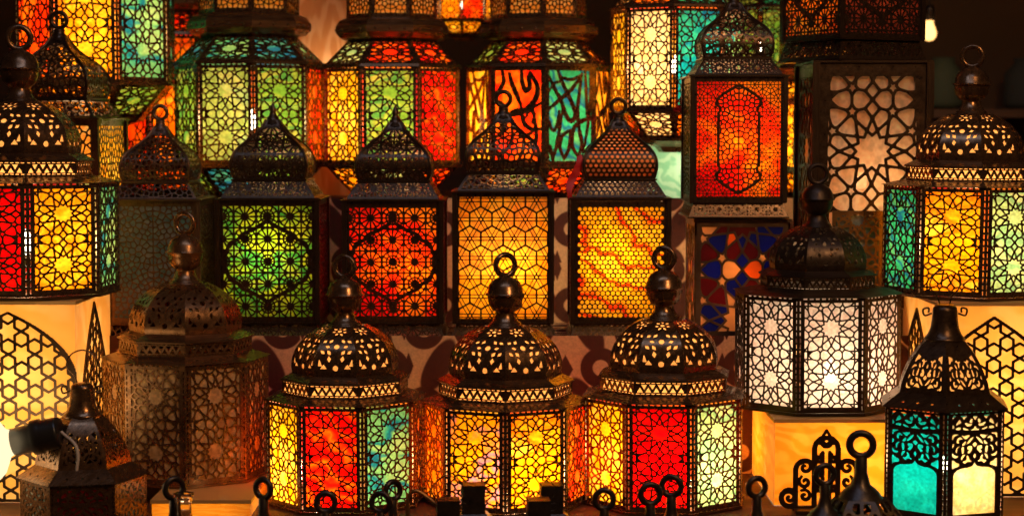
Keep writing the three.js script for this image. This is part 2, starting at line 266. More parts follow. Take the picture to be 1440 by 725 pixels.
// one face of an N-sided dome whose profile gives its apothem; metal(x, s, halfwidth) in the unrolled face
function gore(prof, N, nu, nv, metal, t) {
  const k = Math.tan(Math.PI / N), F = new Float32Array((nu + 1) * (nv + 1));
  for (let j = 0; j <= nv; j++) { const p = prof(j / nv); for (let i = 0; i <= nu; i++) { const u = -1 + 2 * i / nu, hw = p.r * k; F[j * (nu + 1) + i] = metal(u * hw, p.s, hw); } }
  return curvedSheet(nu, nv, F, (u, v) => { const p = prof(v); return [u * p.r * k, p.y, p.r]; }, t);
}
function segField(segs, cell = .06) {      // distance to the nearest segment
  const g = new Map(), K = (i, j) => i * 4096 + j; segs.forEach((s, n) => { for (let i = Math.floor(Math.min(s[0], s[2]) / cell) - 1; i <= Math.floor(Math.max(s[0], s[2]) / cell) + 1; i++) for (let j = Math.floor(Math.min(s[1], s[3]) / cell) - 1; j <= Math.floor(Math.max(s[1], s[3]) / cell) + 1; j++) { const k = K(i, j); if (!g.has(k)) g.set(k, []); g.get(k).push(n); } });
  return (x, y) => { let d = cell; for (const n of g.get(K(Math.floor(x / cell), Math.floor(y / cell))) || []) { const s = segs[n], dx = s[2] - s[0], dy = s[3] - s[1], t = Math.min(1, Math.max(0, ((x - s[0]) * dx + (y - s[1]) * dy) / (dx * dx + dy * dy || 1e-9))); d = Math.min(d, Math.hypot(x - s[0] - dx * t, y - s[1] - dy * t)); } return d; };
}
function strokeField(strokes) {            // strokes: [width, [x, y], [x, y] ...] smoothed; distance minus half the width
  const segs = [], wid = [];
  for (const [w, ...p] of strokes) { const c = p.length > 2 ? new THREE.CatmullRomCurve3(p.map(q => new THREE.Vector3(q[0], q[1], 0))).getPoints(p.length * 5).map(v => [v.x, v.y]) : p; for (let i = 0; i + 1 < c.length; i++) { segs.push([...c[i], ...c[i + 1]]); wid.push(w * (.62 + .38 * Math.sin(Math.PI * (i + .5) / (c.length - 1)))); } }
  return (x, y) => { let d = 1e9; segs.forEach((s, n) => { const dx = s[2] - s[0], dy = s[3] - s[1], t = Math.min(1, Math.max(0, ((x - s[0]) * dx + (y - s[1]) * dy) / (dx * dx + dy * dy || 1e-9))); const e = Math.hypot(x - s[0] - dx * t, y - s[1] - dy * t) - wid[n] / 2; if (e < d) d = e; }); return d; };
}
function fieldPanel(x0, y0, x1, y1, nu, nv, metal, depth) {   // a flat sheet cut by a field
  const F = new Float32Array((nu + 1) * (nv + 1)); for (let j = 0; j <= nv; j++) for (let i = 0; i <= nu; i++) F[j * (nu + 1) + i] = metal(x0 + (x1 - x0) * i / nu, y0 + (y1 - y0) * j / nv);
  return curvedSheet(nu, nv, F, (u, v) => [x0 + (x1 - x0) * (u + 1) / 2, y0 + (y1 - y0) * v, 0], depth);
}
function facetLathe(pts, N) { const g = new THREE.LatheGeometry(pts.map(p => new THREE.Vector2(p[0] / Math.cos(Math.PI / N), p[1])), N, Math.PI / N).toNonIndexed(); g.computeVertexNormals(); return g; }   // N flat sides, profile by apothem
const lathe = (pts, n = 36) => new THREE.LatheGeometry(pts.map(p => new THREE.Vector2(...p)), n);
const tube = (pts, r, seg = 24, rs = 8, closed = false) => new THREE.TubeGeometry(new THREE.CatmullRomCurve3(pts.map(p => new THREE.Vector3(...p)), closed), seg, r, rs, closed);
const box = (w, h, d, x = 0, y = 0, z = 0) => { const g = new THREE.BoxGeometry(w, h, d); g.translate(x, y, z); return g; };
const join = (...g) => mergeGeometries(g.map(q => q.index ? q.toNonIndexed() : q));
// ------------------------------------------------------------------ materials
const patina = dataTex(256, 256, (u, v) => { const n = fbm(u * 9, v * 9, 3), f = fbm(u * 40, v * 40, 9, 3), s = sm(.52, .75, fbm(u * 6 + 3, v * 6, 21)); const k = .62 + .5 * n + .25 * (f - .5); return [k, k * (.97 - .05 * s), k * (.94 - .12 * s)]; });
const patinaRough = dataTex(256, 256, (u, v) => { const k = .55 + .55 * fbm(u * 12, v * 12, 33) + .2 * (fbm(u * 50, v * 50, 5, 2) - .5); return [k, k, k]; }, false);
for (const t of [patina, patinaRough]) t.repeat.set(1.7, 1.7);
const lin = (r, g, b) => new THREE.Color().setRGB(r, g, b);
const metal = (c, m = .85, r = .5) => new THREE.MeshStandardMaterial({ color: lin(...c), metalness: m, roughness: r, map: patina, roughnessMap: patinaRough });
const M = {
  bronze: metal([.24, .135, .07], .8, .34), black: metal([.10, .06, .035], .75, .43), brass: metal([.5, .27, .10], .85, .42), copper: metal([.34, .18, .085], .8, .38), sooty: metal([.06, .038, .025], .7, .55),
  iron: metal([.06, .044, .036], .6, .46), dark: metal([.24, .14, .085], .7, .46),
};
function glass(cols, style = 'cloud', seed = 1, T = .62, rough = .952) {   // dyed, streaky sheet glass
  const pal = cols.map(hex).map(p => { const m = Math.max(...p); return p.map(v => v * Math.pow(v / m, .55)); }), W = 96, H = 192;
  const tex = dataTex(W, H, (u, v) => {
    const wx = fbm(u * 2.6, v * 5, seed, 3), wy = fbm(u * 2.6 + 9, v * 5, seed + 7, 3); let t;
    if (style === 'streak') t = .5 + .5 * Math.sin((v * 2.1 + u * .8 + wx * 1.1) * TAU + seed); else if (style === 'band') t = sm(.3, .7, fbm(u * 1.2 + wy * .4, v * 6 + wx, seed + 3, 3)); else t = sm(.25, .75, fbm(u * 2.2 + wx, v * 3.6 + wy, seed + 5, 4));
    const p = t * (pal.length - 1), i = Math.min(pal.length - 2, Math.floor(p)), f = .78 + .44 * fbm(u * 22, v * 44, seed + 2, 3); return mix(pal[i], pal[i + 1], p - i).map(c => Math.min(1, c * f));
  });
  return new THREE.MeshPhysicalMaterial({ color: 0xffffff, map: tex, transmission: T, roughness: rough, thickness: 0, ior: 1.3, side: THREE.DoubleSide });
}
const G = {
  red: glass(['#c4020c', '#f01014', '#e8200a', '#d00418'], 'band', 4), redOrange: glass(['#e01008', '#f53008', '#ff6a0c', '#ff8a18', '#f02010'], 'streak', 11),
  orange: glass(['#f04a06', '#ff7010', '#ff9a20', '#e83808'], 'cloud', 5), fire: glass(['#d41404', '#f84808', '#ff8a10', '#ffae20'], 'cloud', 41),
  yellow: glass(['#ffc61a', '#ffb010', '#ffd84a', '#ffa408'], 'cloud', 6), gold: glass(['#ffb60e', '#ffc830', '#ff9a08', '#ffd860'], 'band', 16), lemon: glass(['#ffd22a', '#ffe070', '#ffc412'], 'cloud', 17),
  amberLilac: glass(['#ffc020', '#ffae10', '#e0a060', '#a882a0', '#ffb818'], 'cloud', 8), amber: glass(['#ffa010', '#ff8208', '#ffc040', '#f07008'], 'band', 18),
  fleck: glass(['#ffd028', '#ffc018', '#ffc424', '#ffb014', '#e46010', '#d04408', '#ffb818', '#ffcc30', '#ffd040'], 'streak', 9),
  teal: glass(['#7fb48c', '#3c9494', '#267088', '#86b486', '#a0bc90'], 'band', 12), aqua: glass(['#2ca4a4', '#1690a0', '#4cb4a0', '#1c78a0'], 'cloud', 13), turquoise: glass(['#08b4c0', '#20c4cc', '#0aa8b0'], 'cloud', 14),
  green: glass(['#a8b070', '#92a466', '#b8bc80', '#9cb084'], 'cloud', 15), leaf: glass(['#789c4c', '#a4b05c', '#588c54', '#b0b468'], 'band', 19), lime: glass(['#7ca038', '#b4b83c', '#4c8c4c', '#c8c04c'], 'cloud', 20),
  mint: glass(['#b4c89c', '#8cb490', '#c8d0a8', '#98b894'], 'band', 22), sea: glass(['#3c9474', '#48a488', '#1c6488', '#68ac80'], 'streak', 23), blue: glass(['#306c98', '#448c98', '#689888'], 'cloud', 24),
  cream: glass(['#fff0cc', '#ffe6b0', '#fff4dc'], 'cloud', 25), white: glass(['#fff2f0', '#ffeceb', '#fff8f8'], 'cloud', 26, .62, .93), honey: glass(['#ffd078', '#ffbe58', '#ffe0a0', '#f0a848'], 'cloud', 27),
  frost: glass(['#cfaf84', '#dcbf96', '#bf9c70'], 'cloud', 28, .2, 1), dusk: glass(['#7c9088', '#8a8a84', '#62807c'], 'cloud', 29, .35, 1), peach: glass(['#ffc08a', '#f0a870', '#ffd0a4'], 'cloud', 30),
  umber: glass(['#6a3622', '#54281a', '#7c4028'], 'cloud', 34), peachy: glass(['#ffe0c0', '#ffd4ac', '#ffe8d0'], 'cloud', 33), paleGold: glass(['#ffc430', '#ffb420', '#ffd050', '#f8b048'], 'cloud', 32), wine: glass(['#a00410', '#780410', '#c01018'], 'cloud', 31),
};
const liner = new THREE.MeshPhysicalMaterial({ color: lin(.98, .58, .22), transmission: .85, roughness: 1, thickness: 0, side: THREE.DoubleSide });
const bulbMat = (k = 6, e = [1, .86, .62]) => new THREE.MeshStandardMaterial({ color: 0x221a10, emissive: lin(...e), emissiveIntensity: k, roughness: .6 });
const BULB = bulbMat(13);
const ring = (R, t) => new THREE.TorusGeometry(R, t, 10, 28);
const bulbGeo = lathe([[0, -.1], [.05, -.09], [.085, -.03], [.09, .02], [.07, .08], [.04, .12], [.035, .16], [0, .16]], 20);
const POWER = 2.3;
function lamp(o, y, cd, scale = 1, x = 0, z = 0) {       // a filament bulb and its light
  const b = part('bulb', bulbGeo, BULB, o, [x, y, z]); b.scale.setScalar(scale); part('bulb_holder', memo('holder', () => lathe([[0, -.22], [.05, -.22], [.05, -.1], [0, -.1]], 16)), M.iron, o, [x, y + (scale - 1) * 0, z]).scale.setScalar(scale);
  const l = new THREE.PointLight(lin(...LAMP), cd * POWER); l.position.set(x, y + .01, z); l.castShadow = true; l.shadow.radius = 1; o.add(l);
}
const panePlane = (w, h) => memo(`pane${[w, h]}`, () => { const g = new THREE.PlaneGeometry(w, h); g.translate(0, h / 2, 0); return g; });
function facePanels(o, N, ap, y, geo, w, h, mx, my, panes, mat, name = 'lattice_panel') {
  for (let k = 0; k < N; k++) { const a = k * TAU / N, m = part(name, typeof geo === 'function' ? geo(k) : geo, mat, o, [Math.sin(a) * ap, y, Math.cos(a) * ap], a); if (panes && panes[k % panes.length]) part('glass_pane', panePlane(w - 2 * mx + .02, h - 2 * my + .02), panes[k % panes.length], m, [0, my - .01, -.017]); }
}
const quad = (w0, w1, y0, y1, z0, z1) => { const g = new THREE.BufferGeometry(); g.setAttribute('position', new THREE.Float32BufferAttribute([-w0, y0, z0, w0, y0, z0, w1, y1, z1, -w0, y0, z0, w1, y1, z1, -w1, y1, z1], 3)); g.setAttribute('uv', new THREE.Float32BufferAttribute([0, 0, 1, 0, 1, 1, 0, 0, 1, 1, 0, 1], 2)); g.computeVertexNormals(); return g; };

// ------------------------------------------------------------------ eight-sided lantern with a punched dome
const K8 = Math.tan(Math.PI / 8), C8 = Math.cos(Math.PI / 8);
const domeProf = profileOf([[.62, 0], [.63, .09], [.615, .21], [.56, .335], [.46, .45], [.35, .53], [.25, .58]]);
const loz = (x, y, cx, cy, a, l, w) => { const dx = x - cx, dy = y - cy, c = Math.cos(a), s = Math.sin(a), p = Math.abs(dx * c + dy * s) / l, q = Math.abs(-dx * s + dy * c) / w; return (p + q - 1) * w * .7; };
function domeHoles(x, y) {
  let d = Math.min(Math.hypot(x, y - .108) - .033, Math.hypot(x, y - .385) - .033, Math.hypot(x, y - .645) - .027);
  const ax = Math.abs(x); { const dx = Math.abs(ax - .148), dy = y - .10; d = Math.min(d, Math.max(-dy, (dy - .058 + dx * 1.35) * .6)); const ex = ax - .197 - (y - .178) * .12, ey = Math.abs(y - .175); d = Math.min(d, Math.max((Math.abs(ex) - .024 * (1 - (y - .14) / .09)) * .9, ey - .04)); }
  for (const [px, py, t, l, w] of [[.082, .222, 1.45, .041, .026], [.088, .305, .95, .040, .024], [.166, .31, .75, .038, .023], [.112, .385, .35, .036, .022], [.074, .468, 2.2, .038, .023], [.150, .462, 2.5, .036, .022]]) d = Math.min(d, loz(ax, y, px, py, t, l, w));
  for (let k = 0; k < 7; k++) { const t = k * TAU / 7 + Math.PI / 2; d = Math.min(d, loz(x, y, Math.cos(t) * .068, .645 + Math.sin(t) * .066, t, .032, .021)); }
  return d;
}
const domeGore = gore(domeProf, 8, 96, 124, (x, s, hw) => s > .725 ? 1 : Math.max(domeHoles(x, s), .018 - (hw - Math.abs(x))), .012);
const domeLining = memo('domeLining', () => facetLathe(Array.from({ length: 14 }, (_, i) => { const p = domeProf(i / 13); return [p.r * .955, p.y - .004]; }), 8));
const domeFinial = lathe([[.275, .635], [.272, .66], [.235, .685], [.21, .72], [.218, .735], [.185, .75], [.19, .765], [.16, .78], [.13, .83], [.112, .88], [.115, .90], [.16, .925], [.195, .98], [.212, 1.05], [.216, 1.095], [.238, 1.10], [.238, 1.116], [.216, 1.121], [.205, 1.19], [.165, 1.26], [.10, 1.305], [.055, 1.32], [.05, 1.335], [0, 1.335]], 40);
const bandPanel = (() => {
  const w = 2 * .74 * K8, h = .2, holes = [], n = 6, p = (w - .04) / n;
  for (let i = 0; i < n; i++) { const x = -w / 2 + .02 + (i + .5) * p; holes.push([[x - p * .36, .045], [x + p * .36, .045], [x, .115]]); if (i < n - 1) holes.push([[x + p * .5 + p * .36, .155], [x + p * .5 - p * .36, .155], [x + p * .5, .085]]); }
  for (let x = -w / 2 + .02; x + .04 < w / 2; x += .06) holes.push(rectPts(x, .018, x + .042, .029), rectPts(x, .172, x + .042, .183));
  return sheet(rectPts(-w / 2, 0, w / 2, h), holes, .012);
})();
const eaveGeo = facetLathe([[.955, -.005], [.74, .065], [.728, .065], [.93, -.012], [.955, -.005]], 8), slopeGeo = facetLathe([[.765, .225], [.765, .24], [.632, .31], [.60, .31], [.735, .225], [.765, .225]], 8);
const base8 = facetLathe([[.001, 0], [.94, 0], [.94, .028], [.001, .028]], 8);
function domeLantern({ label, pos, R, H, deg, panes, mat = M.bronze, cd = 0, dark = false, group, bulbAt = [.05, .42, 0], roof = 1 }) {
  const o = thing('dome_lantern', label, 'lantern', pos, R_(deg), group); o.scale.setScalar(R);
  o.rotation.z = (hash(Math.round(pos[0] * 1e3), 7, 3) - .5) * .022; part('base', base8, mat, o);
  const w = 2 * C8 * K8; facePanels(o, 8, C8, .03, rosettePanel(w, H - .03, .066, .055, 1, 2, .0175), w, H - .03, .066, .055, panes, mat);
  const k0 = o.children.length; part('eave', roof === 1 ? eaveGeo : memo('eave' + roof, () => facetLathe([[.955, -.005], [.74 * roof, .065 * roof], [.728 * roof, .065 * roof], [.93, -.012], [.955, -.005]], 8)), mat, o, [0, H, 0]);
  for (let k = 0; k < 8; k++) { const a = k * TAU / 8; part('zigzag_band', bandPanel, mat, o, [Math.sin(a) * .74, H + .065, Math.cos(a) * .74], a).scale.y = .82; }
  part('slope', slopeGeo, mat, o, [0, H, 0]);
  for (let k = 0; k < 8; k++) part('dome_face', domeGore, mat, o, [0, H + .31, 0], k * TAU / 8);
  if (!dark) { part('dome_lining', domeLining, liner, o, [0, H + .31, 0]); part('band_lining', memo('bandL', () => facetLathe([[.71, .06], [.71, .23]], 8)), liner, o, [0, H, 0]); }
  const f = part('finial', domeFinial, mat, o, [0, H + .155, 0]); part('ring', ring(.125, .034), mat, f, [0, 1.455, 0], R_(-deg) + (hash(Math.round(pos[0] * 1e3), 2, 9) - .5) * 1.3);
  if (roof !== 1) o.children.slice(k0 + 1).forEach(m => { m.position.set(m.position.x * roof, H + (m.position.y - H) * roof, m.position.z * roof); m.scale.multiplyScalar(roof); });
  if (cd) lamp(o, bulbAt[1], cd, 1, bulbAt[0], bulbAt[2]);
  return o;
}

// ------------------------------------------------------------------ square lantern with an onion roof
const onion = profileOf([[.70, 0], [.75, .16], [.765, .32], [.72, .50], [.60, .67], [.44, .80], [.30, .93], [.20, 1.06], [.13, 1.2]]);
const goreSegs = kind => { const b = [-.8, 0, .8, 1.7]; return kind === 'wheel' ? wheelSegs([-.8, -.1, .8, 1.7], 3) : kind === 'star' ? rosetteSegs(0, .46, .46, .46, -1, 1, -1, 2) : voronoi(mirrorPoints(b, 240, 31, .105), b).flatMap(polySegs); };
const onionGore = kind => memo('onion' + kind, () => {
  const S = onion.S; let f;
  if (kind === 'circle') { const s = .112; f = (x, y) => { const j = Math.round(y / s / .866), ox = (j & 1) * .5, i = Math.round(x / s - ox); let d = 1; for (let b = -1; b <= 1; b++) for (let a = -1; a <= 1; a++) { const jj = j + b, o2 = (jj & 1) * .5; d = Math.min(d, Math.hypot(x - (Math.round(x / s - o2) + a + o2) * s, y - jj * s * .866)); } return d - .036; }; }
  else { const d = segField(goreSegs(kind)), w = kind === 'wheel' ? .019 : .018; f = (x, y) => w - d(x, y); }
  return gore(onion, 4, kind === 'circle' ? 110 : 130, 120, (x, s, hw) => Math.max(f(x, s), .045 - (hw - Math.abs(x)), .03 - s, s - (S - .16)), .016);
});
const slopeProf = profileOf([[.95, 0], [.84, .18], [.72, .36]]), flareProf = profileOf([[1.06, 0], [1.0, .17], [.95, .33]]);
const slopeFace = (kind, prof, key) => memo('slopeF' + key + kind, () => { const d = kind === 'circle' ? null : segField(kind === 'wheel' ? wheelSegs([-1, -.1, 1, .6], 5) : kind === 'star' ? rosetteSegs(0, .18, .2, .2, -4, 4, -1, 1) : voronoi(mirrorPoints([-1.1, 0, 1.1, .5], 120, 8, .11), [-1.1, 0, 1.1, .5]).flatMap(polySegs)); const s = .112; const f = d ? (x, y) => .012 - d(x, y) : (x, y) => { let m = 1; const j = Math.round(y / s / .866); for (let b = -1; b <= 1; b++) { const o2 = ((j + b) & 1) * .5; m = Math.min(m, Math.hypot(x - (Math.round(x / s - o2) + o2) * s, y - (j + b) * s * .866)); } return m - .04; }; return gore(prof, 4, 130, 30, (x, y, hw) => Math.max(f(x, y), .05 - (hw - Math.abs(x)), .045 - y, y - (prof.S - .045)), .016); });
const cornerRib = memo('rib', () => tube(Array.from({ length: 14 }, (_, i) => { const p = onion(i / 13); return [p.r, p.y, p.r]; }), .026, 40, 6));
const onionFinial = lathe([[.20, 1.12], [.17, 1.16], [.14, 1.2], [.15, 1.22], [.11, 1.25], [.10, 1.31], [.12, 1.33], [.07, 1.36], [0, 1.37]], 24);
const spike = lathe([[.2, 1.12], [.16, 1.18], [.12, 1.22], [.13, 1.25], [.08, 1.29], [.06, 1.36], [.08, 1.40], [.04, 1.48], [0, 1.58]], 24);
function squareLantern({ label, pos, R, H, deg = 0, front, side, sidePanel, panes, mat = M.black, roof = 'wheel', cd = 0, top = 'ring', group, base = .34, bulbAt = [0, .5, 0], lining = null }) {
  const o = thing('onion_lantern', label, 'lantern', pos, R_(deg), group); o.scale.setScalar(R); const h = H - base, sd = sidePanel || front;
  part('foot', facetLathe([[.001, 0], [1.08, 0], [1.08, .03], [.001, .03]], 4), mat, o);
  const fl = { ...null }; for (let k = 0; k < 4; k++) part('base_face', slopeFace(roof, flareProf, 'b'), mat, o, [0, .02, 0], k * Math.PI / 2).scale.y = (base - .02) / .33;
  part('base_rim', facetLathe([[.93, base - .02], [1.03, base - .02], [1.03, base + .015], [.93, base + .015]], 4), mat, o);
  facePanels(o, 4, 1, base + .015, k => (k === 0 ? front : sd)(2, h - .015), 2, h - .015, .09, .08, panes, mat);
  for (let k = 0; k < 4; k++) { const a = k * Math.PI / 2 + Math.PI / 4; part('corner_post', box(.1, h, .1, 0, h / 2), mat, o, [Math.sin(a) * 1.4, base, Math.cos(a) * 1.4], k * Math.PI / 2); }
  part('cornice', facetLathe([[.90, H], [1.07, H], [1.07, H + .03], [1.0, H + .05], [.90, H + .05]], 4), mat, o);
  for (let k = 0; k < 4; k++) part('slope_face', slopeFace(roof, slopeProf, 's'), mat, o, [0, H + .04, 0], k * Math.PI / 2);
  part('collar', facetLathe([[.66, H + .385], [.76, H + .385], [.76, H + .42], [.66, H + .42]], 4), mat, o);
  for (let k = 0; k < 4; k++) part('roof_face', onionGore(roof), mat, o, [0, H + .41, 0], k * Math.PI / 2);
  for (let k = 0; k < 4; k++) part('corner_rib', cornerRib, mat, o, [0, H + .41, 0], k * Math.PI / 2);
  const f = part('finial', top === 'spike' ? spike : onionFinial, mat, o, [0, H + .41, 0]); if (top === 'ring') part('ring', ring(.15, .042), mat, f, [0, 1.52, 0], R_(-deg));
  if (lining) part('roof_lining', memo('onionL', () => facetLathe(Array.from({ length: 14 }, (_, i) => { const p = onion(i / 15); return [p.r * .93, p.y]; }), 4)), lining, o, [0, H + .40, 0]);
  if (cd) lamp(o, base + h * bulbAt[1], cd, 1.3, bulbAt[0], bulbAt[2]);
  return o;
}

// ------------------------------------------------------------------ large eight-sided lantern with tapered foot and shoulder
const bigTaper = profileOf([[.55, 0], [.73, .19], [.90, .38]]), bigShoulder = profileOf([[.92, 0], [.76, .17], [.60, .34]]);
const taperFace = (prof, key) => memo('tap' + key, () => { const d = segField(rosetteSegs(0, prof.S / 2, .34, prof.S / 2 - .03, -1, 1, -1, 1)); return gore(prof, 8, 90, 60, (x, s, hw) => Math.max(.011 - d(x, s), .045 - (hw - Math.abs(x)), .04 - s, s - (prof.S - .04)), .014); });
const drumPanel = leafPanel(2 * .62 * K8, .62, .04, .05, .05, .014, 77);
function bigLantern({ label, pos, R, H = 1.33, deg, panes, ends, mat = M.bronze, cd = .2, group, chain = 0, faceGeo, foot = .07, collar = M.copper, solidFoot = false, bulbAt = .45, drumGlass = true }) {
  const o = thing('large_lantern', label, 'lantern', pos, R_(deg), group); o.scale.setScalar(R); const y1 = foot + .38;
  part('foot', facetLathe(foot > .2 ? [[.001, 0], [.24, 0], [.30, .08], [.52, foot - .05], [.57, foot], [.001, foot]] : [[.001, 0], [.5, 0], [.57, foot], [.001, foot]], 8), collar, o);
  const tq = (p, f) => quad((p(0).r - .03) * K8, (p(1).r - .03) * K8, p(0).y, p(1).y, p(0).r - .035, p(1).r - .035);
  for (let k = 0; k < 8; k++) { const t = part('taper_face', taperFace(bigTaper, 't'), mat, o, [0, foot, 0], k * TAU / 8); part('glass_pane', memo('tq', () => tq(bigTaper)), ends[k % ends.length], t); }
  const w = 2 * C8 * K8; part('lower_rim', facetLathe([[.88, y1 - .005], [.955, y1 - .005], [.955, y1 + .025], [.88, y1 + .025]], 8), mat, o);
  facePanels(o, 8, C8, y1 + .025, k => (faceGeo && faceGeo(k)) || rosettePanel(w, H, .06, .06, 1, 2, .02), w, H, .06, .06, panes, mat);
  const y2 = y1 + .03 + H; part('upper_rim', facetLathe([[.88, y2 - .01], [.955, y2 - .01], [.945, y2 + .025], [.88, y2 + .025]], 8), mat, o);
  for (let k = 0; k < 8; k++) { const t = part('shoulder_face', taperFace(bigShoulder, 's'), mat, o, [0, y2 + .02, 0], k * TAU / 8); part('glass_pane', memo('sq', () => tq(bigShoulder)), ends[(k + 1) % ends.length], t); }
  const y3 = y2 + .36, c = part('collar', facetLathe([[.60, 0], [.70, .03], [.765, .10], [.765, .19], [.71, .27], [.64, .30], [.60, .30], [.60, 0]], 8), collar, o, [0, y3, 0]);
  for (let k = 0; k < 8; k++) for (const s of [-.2, 0, .2]) { const a = k * TAU / 8, r = part('rivet', memo('rivet', () => new THREE.SphereGeometry(.022, 8, 6)), mat, c, [Math.sin(a) * .767 + Math.cos(a) * s, .145, Math.cos(a) * .767 - Math.sin(a) * s]); }
  facePanels(o, 8, .62, y3 + .3, drumPanel, 2 * .62 * K8, .62, .04, .05, drumGlass ? [G.honey] : null, mat, 'drum_panel');
  part('roof', facetLathe([[.64, y3 + .91], [.68, y3 + .93], [.45, y3 + 1.2], [.12, y3 + 1.45], [.05, y3 + 1.5], [.001, y3 + 1.5]], 8), mat, o);
  if (chain) { const n = Math.round((chain / R - y3 - 1.5) / .1); for (let i = 0; i < n; i++) { const l = part('chain_link', memo('link', () => { const g = new THREE.TorusGeometry(.05, .012, 6, 14); g.scale(.7, 1.25, 1); return g; }), M.iron, o, [0, y3 + 1.54 + i * .1, 0], i & 1 ? Math.PI / 2 : 0); } }
  lamp(o, y1 + H * bulbAt, cd, 1.1);
  return o;
}

// ------------------------------------------------------------------ six-sided lantern with scrollwork over arched windows
const C6 = Math.cos(Math.PI / 6), K6 = Math.tan(Math.PI / 6);
function spiral(cx, cy, r, a0, turns, dir) { const o = []; for (let i = 0; i <= 10; i++) { const t = i / 10, rr = r * (1 - .8 * t), a = a0 + dir * t * turns * TAU; o.push([cx + Math.cos(a) * rr, cy + Math.sin(a) * rr]); } return o; }
const both = s => [...s, ...s.map(([w, ...p]) => [w, ...p.map(([x, y]) => [-x, y])])];
const CUTS = (() => {   // openings of the scrollwork, half of them mirrored about x = 358
  const half = [[100, 85, 150, 85, 120, 105, 100, 135], [180, 90, 270, 92, 230, 140, 212, 105], [135, 200, 150, 160, 180, 125, 205, 165, 170, 185], [100, 175, 130, 215, 100, 240], [130, 240, 160, 215, 200, 218, 195, 248], [215, 220, 250, 228, 295, 255, 225, 248], [300, 135, 330, 125, 332, 165, 310, 180, 290, 160], [232, 175, 260, 170, 290, 185, 328, 180, 315, 208, 265, 212],
    [100, 293, 185, 295, 125, 315, 112, 350, 100, 355], [200, 300, 230, 320, 260, 310, 310, 305, 265, 355, 235, 345], [345, 325, 300, 350, 265, 400, 262, 412, 300, 395, 340, 345], [148, 370, 160, 335, 190, 325, 218, 345, 215, 355, 185, 350, 175, 370, 180, 392, 155, 390], [260, 372, 258, 395, 240, 418, 205, 415, 230, 390, 240, 375], [100, 388, 130, 415, 100, 455], [190, 430, 165, 450, 160, 480, 152, 508, 138, 480, 148, 445, 175, 428], [205, 435, 238, 435, 240, 500, 228, 515, 210, 510], [275, 430, 330, 430, 335, 470, 310, 500, 300, 515, 270, 500, 295, 470, 270, 465], [100, 495, 135, 530, 175, 535, 160, 555, 120, 555, 100, 535], [255, 520, 230, 560, 208, 590, 202, 560, 215, 530], [260, 540, 280, 530, 295, 560, 300, 590, 328, 600, 310, 612, 285, 600, 250, 630, 215, 600, 260, 590, 268, 565], [100, 575, 130, 590, 145, 610, 180, 620, 185, 650, 130, 665, 100, 685]];
  const mid = [[325, 98, 391, 98, 358, 152], [298, 257, 340, 238, 358, 205, 376, 238, 418, 257], [358, 385, 390, 415, 358, 448, 326, 415], [358, 510, 378, 540, 358, 575, 338, 540]];
  const pts = (q, m) => { const o = []; for (let i = 0; i < q.length; i += 2) o.push([(m ? 716 - q[i] : q[i]) - 358, q[i + 1]]); return o; };
  return [...half.map(q => pts(q)), ...half.map(q => pts(q, 1)), ...mid.map(q => pts(q))].map(p => soften(area(p) < 0 ? p.reverse() : p, .2));
})();
const archPanel = memo('archPanel', () => {
  const h = 1.66, X = x => x * .0015, Y = y => h - (y - 40) * .001334, arch = [[-.36, .12], [.36, .12], [.36, .70], [.345, .745], [.30, .785], [.235, .81], [.12, .818], [.05, .835], [.022, .86], [0, .895]]; arch.push(...arch.slice(2, -1).reverse().map(([x, y]) => [-x, y]));
  const holes = [...CUTS.map(p => p.map(([x, y]) => [X(x), Y(y)])), arch]; for (const s of [-1, 1]) for (let y = .06; y < h - .08; y += .075) holes.push(rectPts(s * .465 - .008, y, s * .465 + .008, y + .048)); for (let x = -.42; x < .4; x += .075) holes.push(rectPts(x, h - .03, x + .048, h - .014));
  return sheet(rectPts(-.5, 0, .5, h), holes, .016);
});
const hexProf = profileOf([[.66, 0], [.62, .18], [.51, .44], [.37, .66], [.26, .78]]);
const hexGore = memo('hexGore', () => { const f = polyField(CUTS.filter(p => p[0][1] > 280)); return gore(hexProf, 6, 110, 130, (x, s, hw) => { const k = hw * .80 / 258; return Math.max(f(x / k, 292 + (s - .07) / .56 * 392) * k, .03 - (hw - Math.abs(x))); }, .014); });
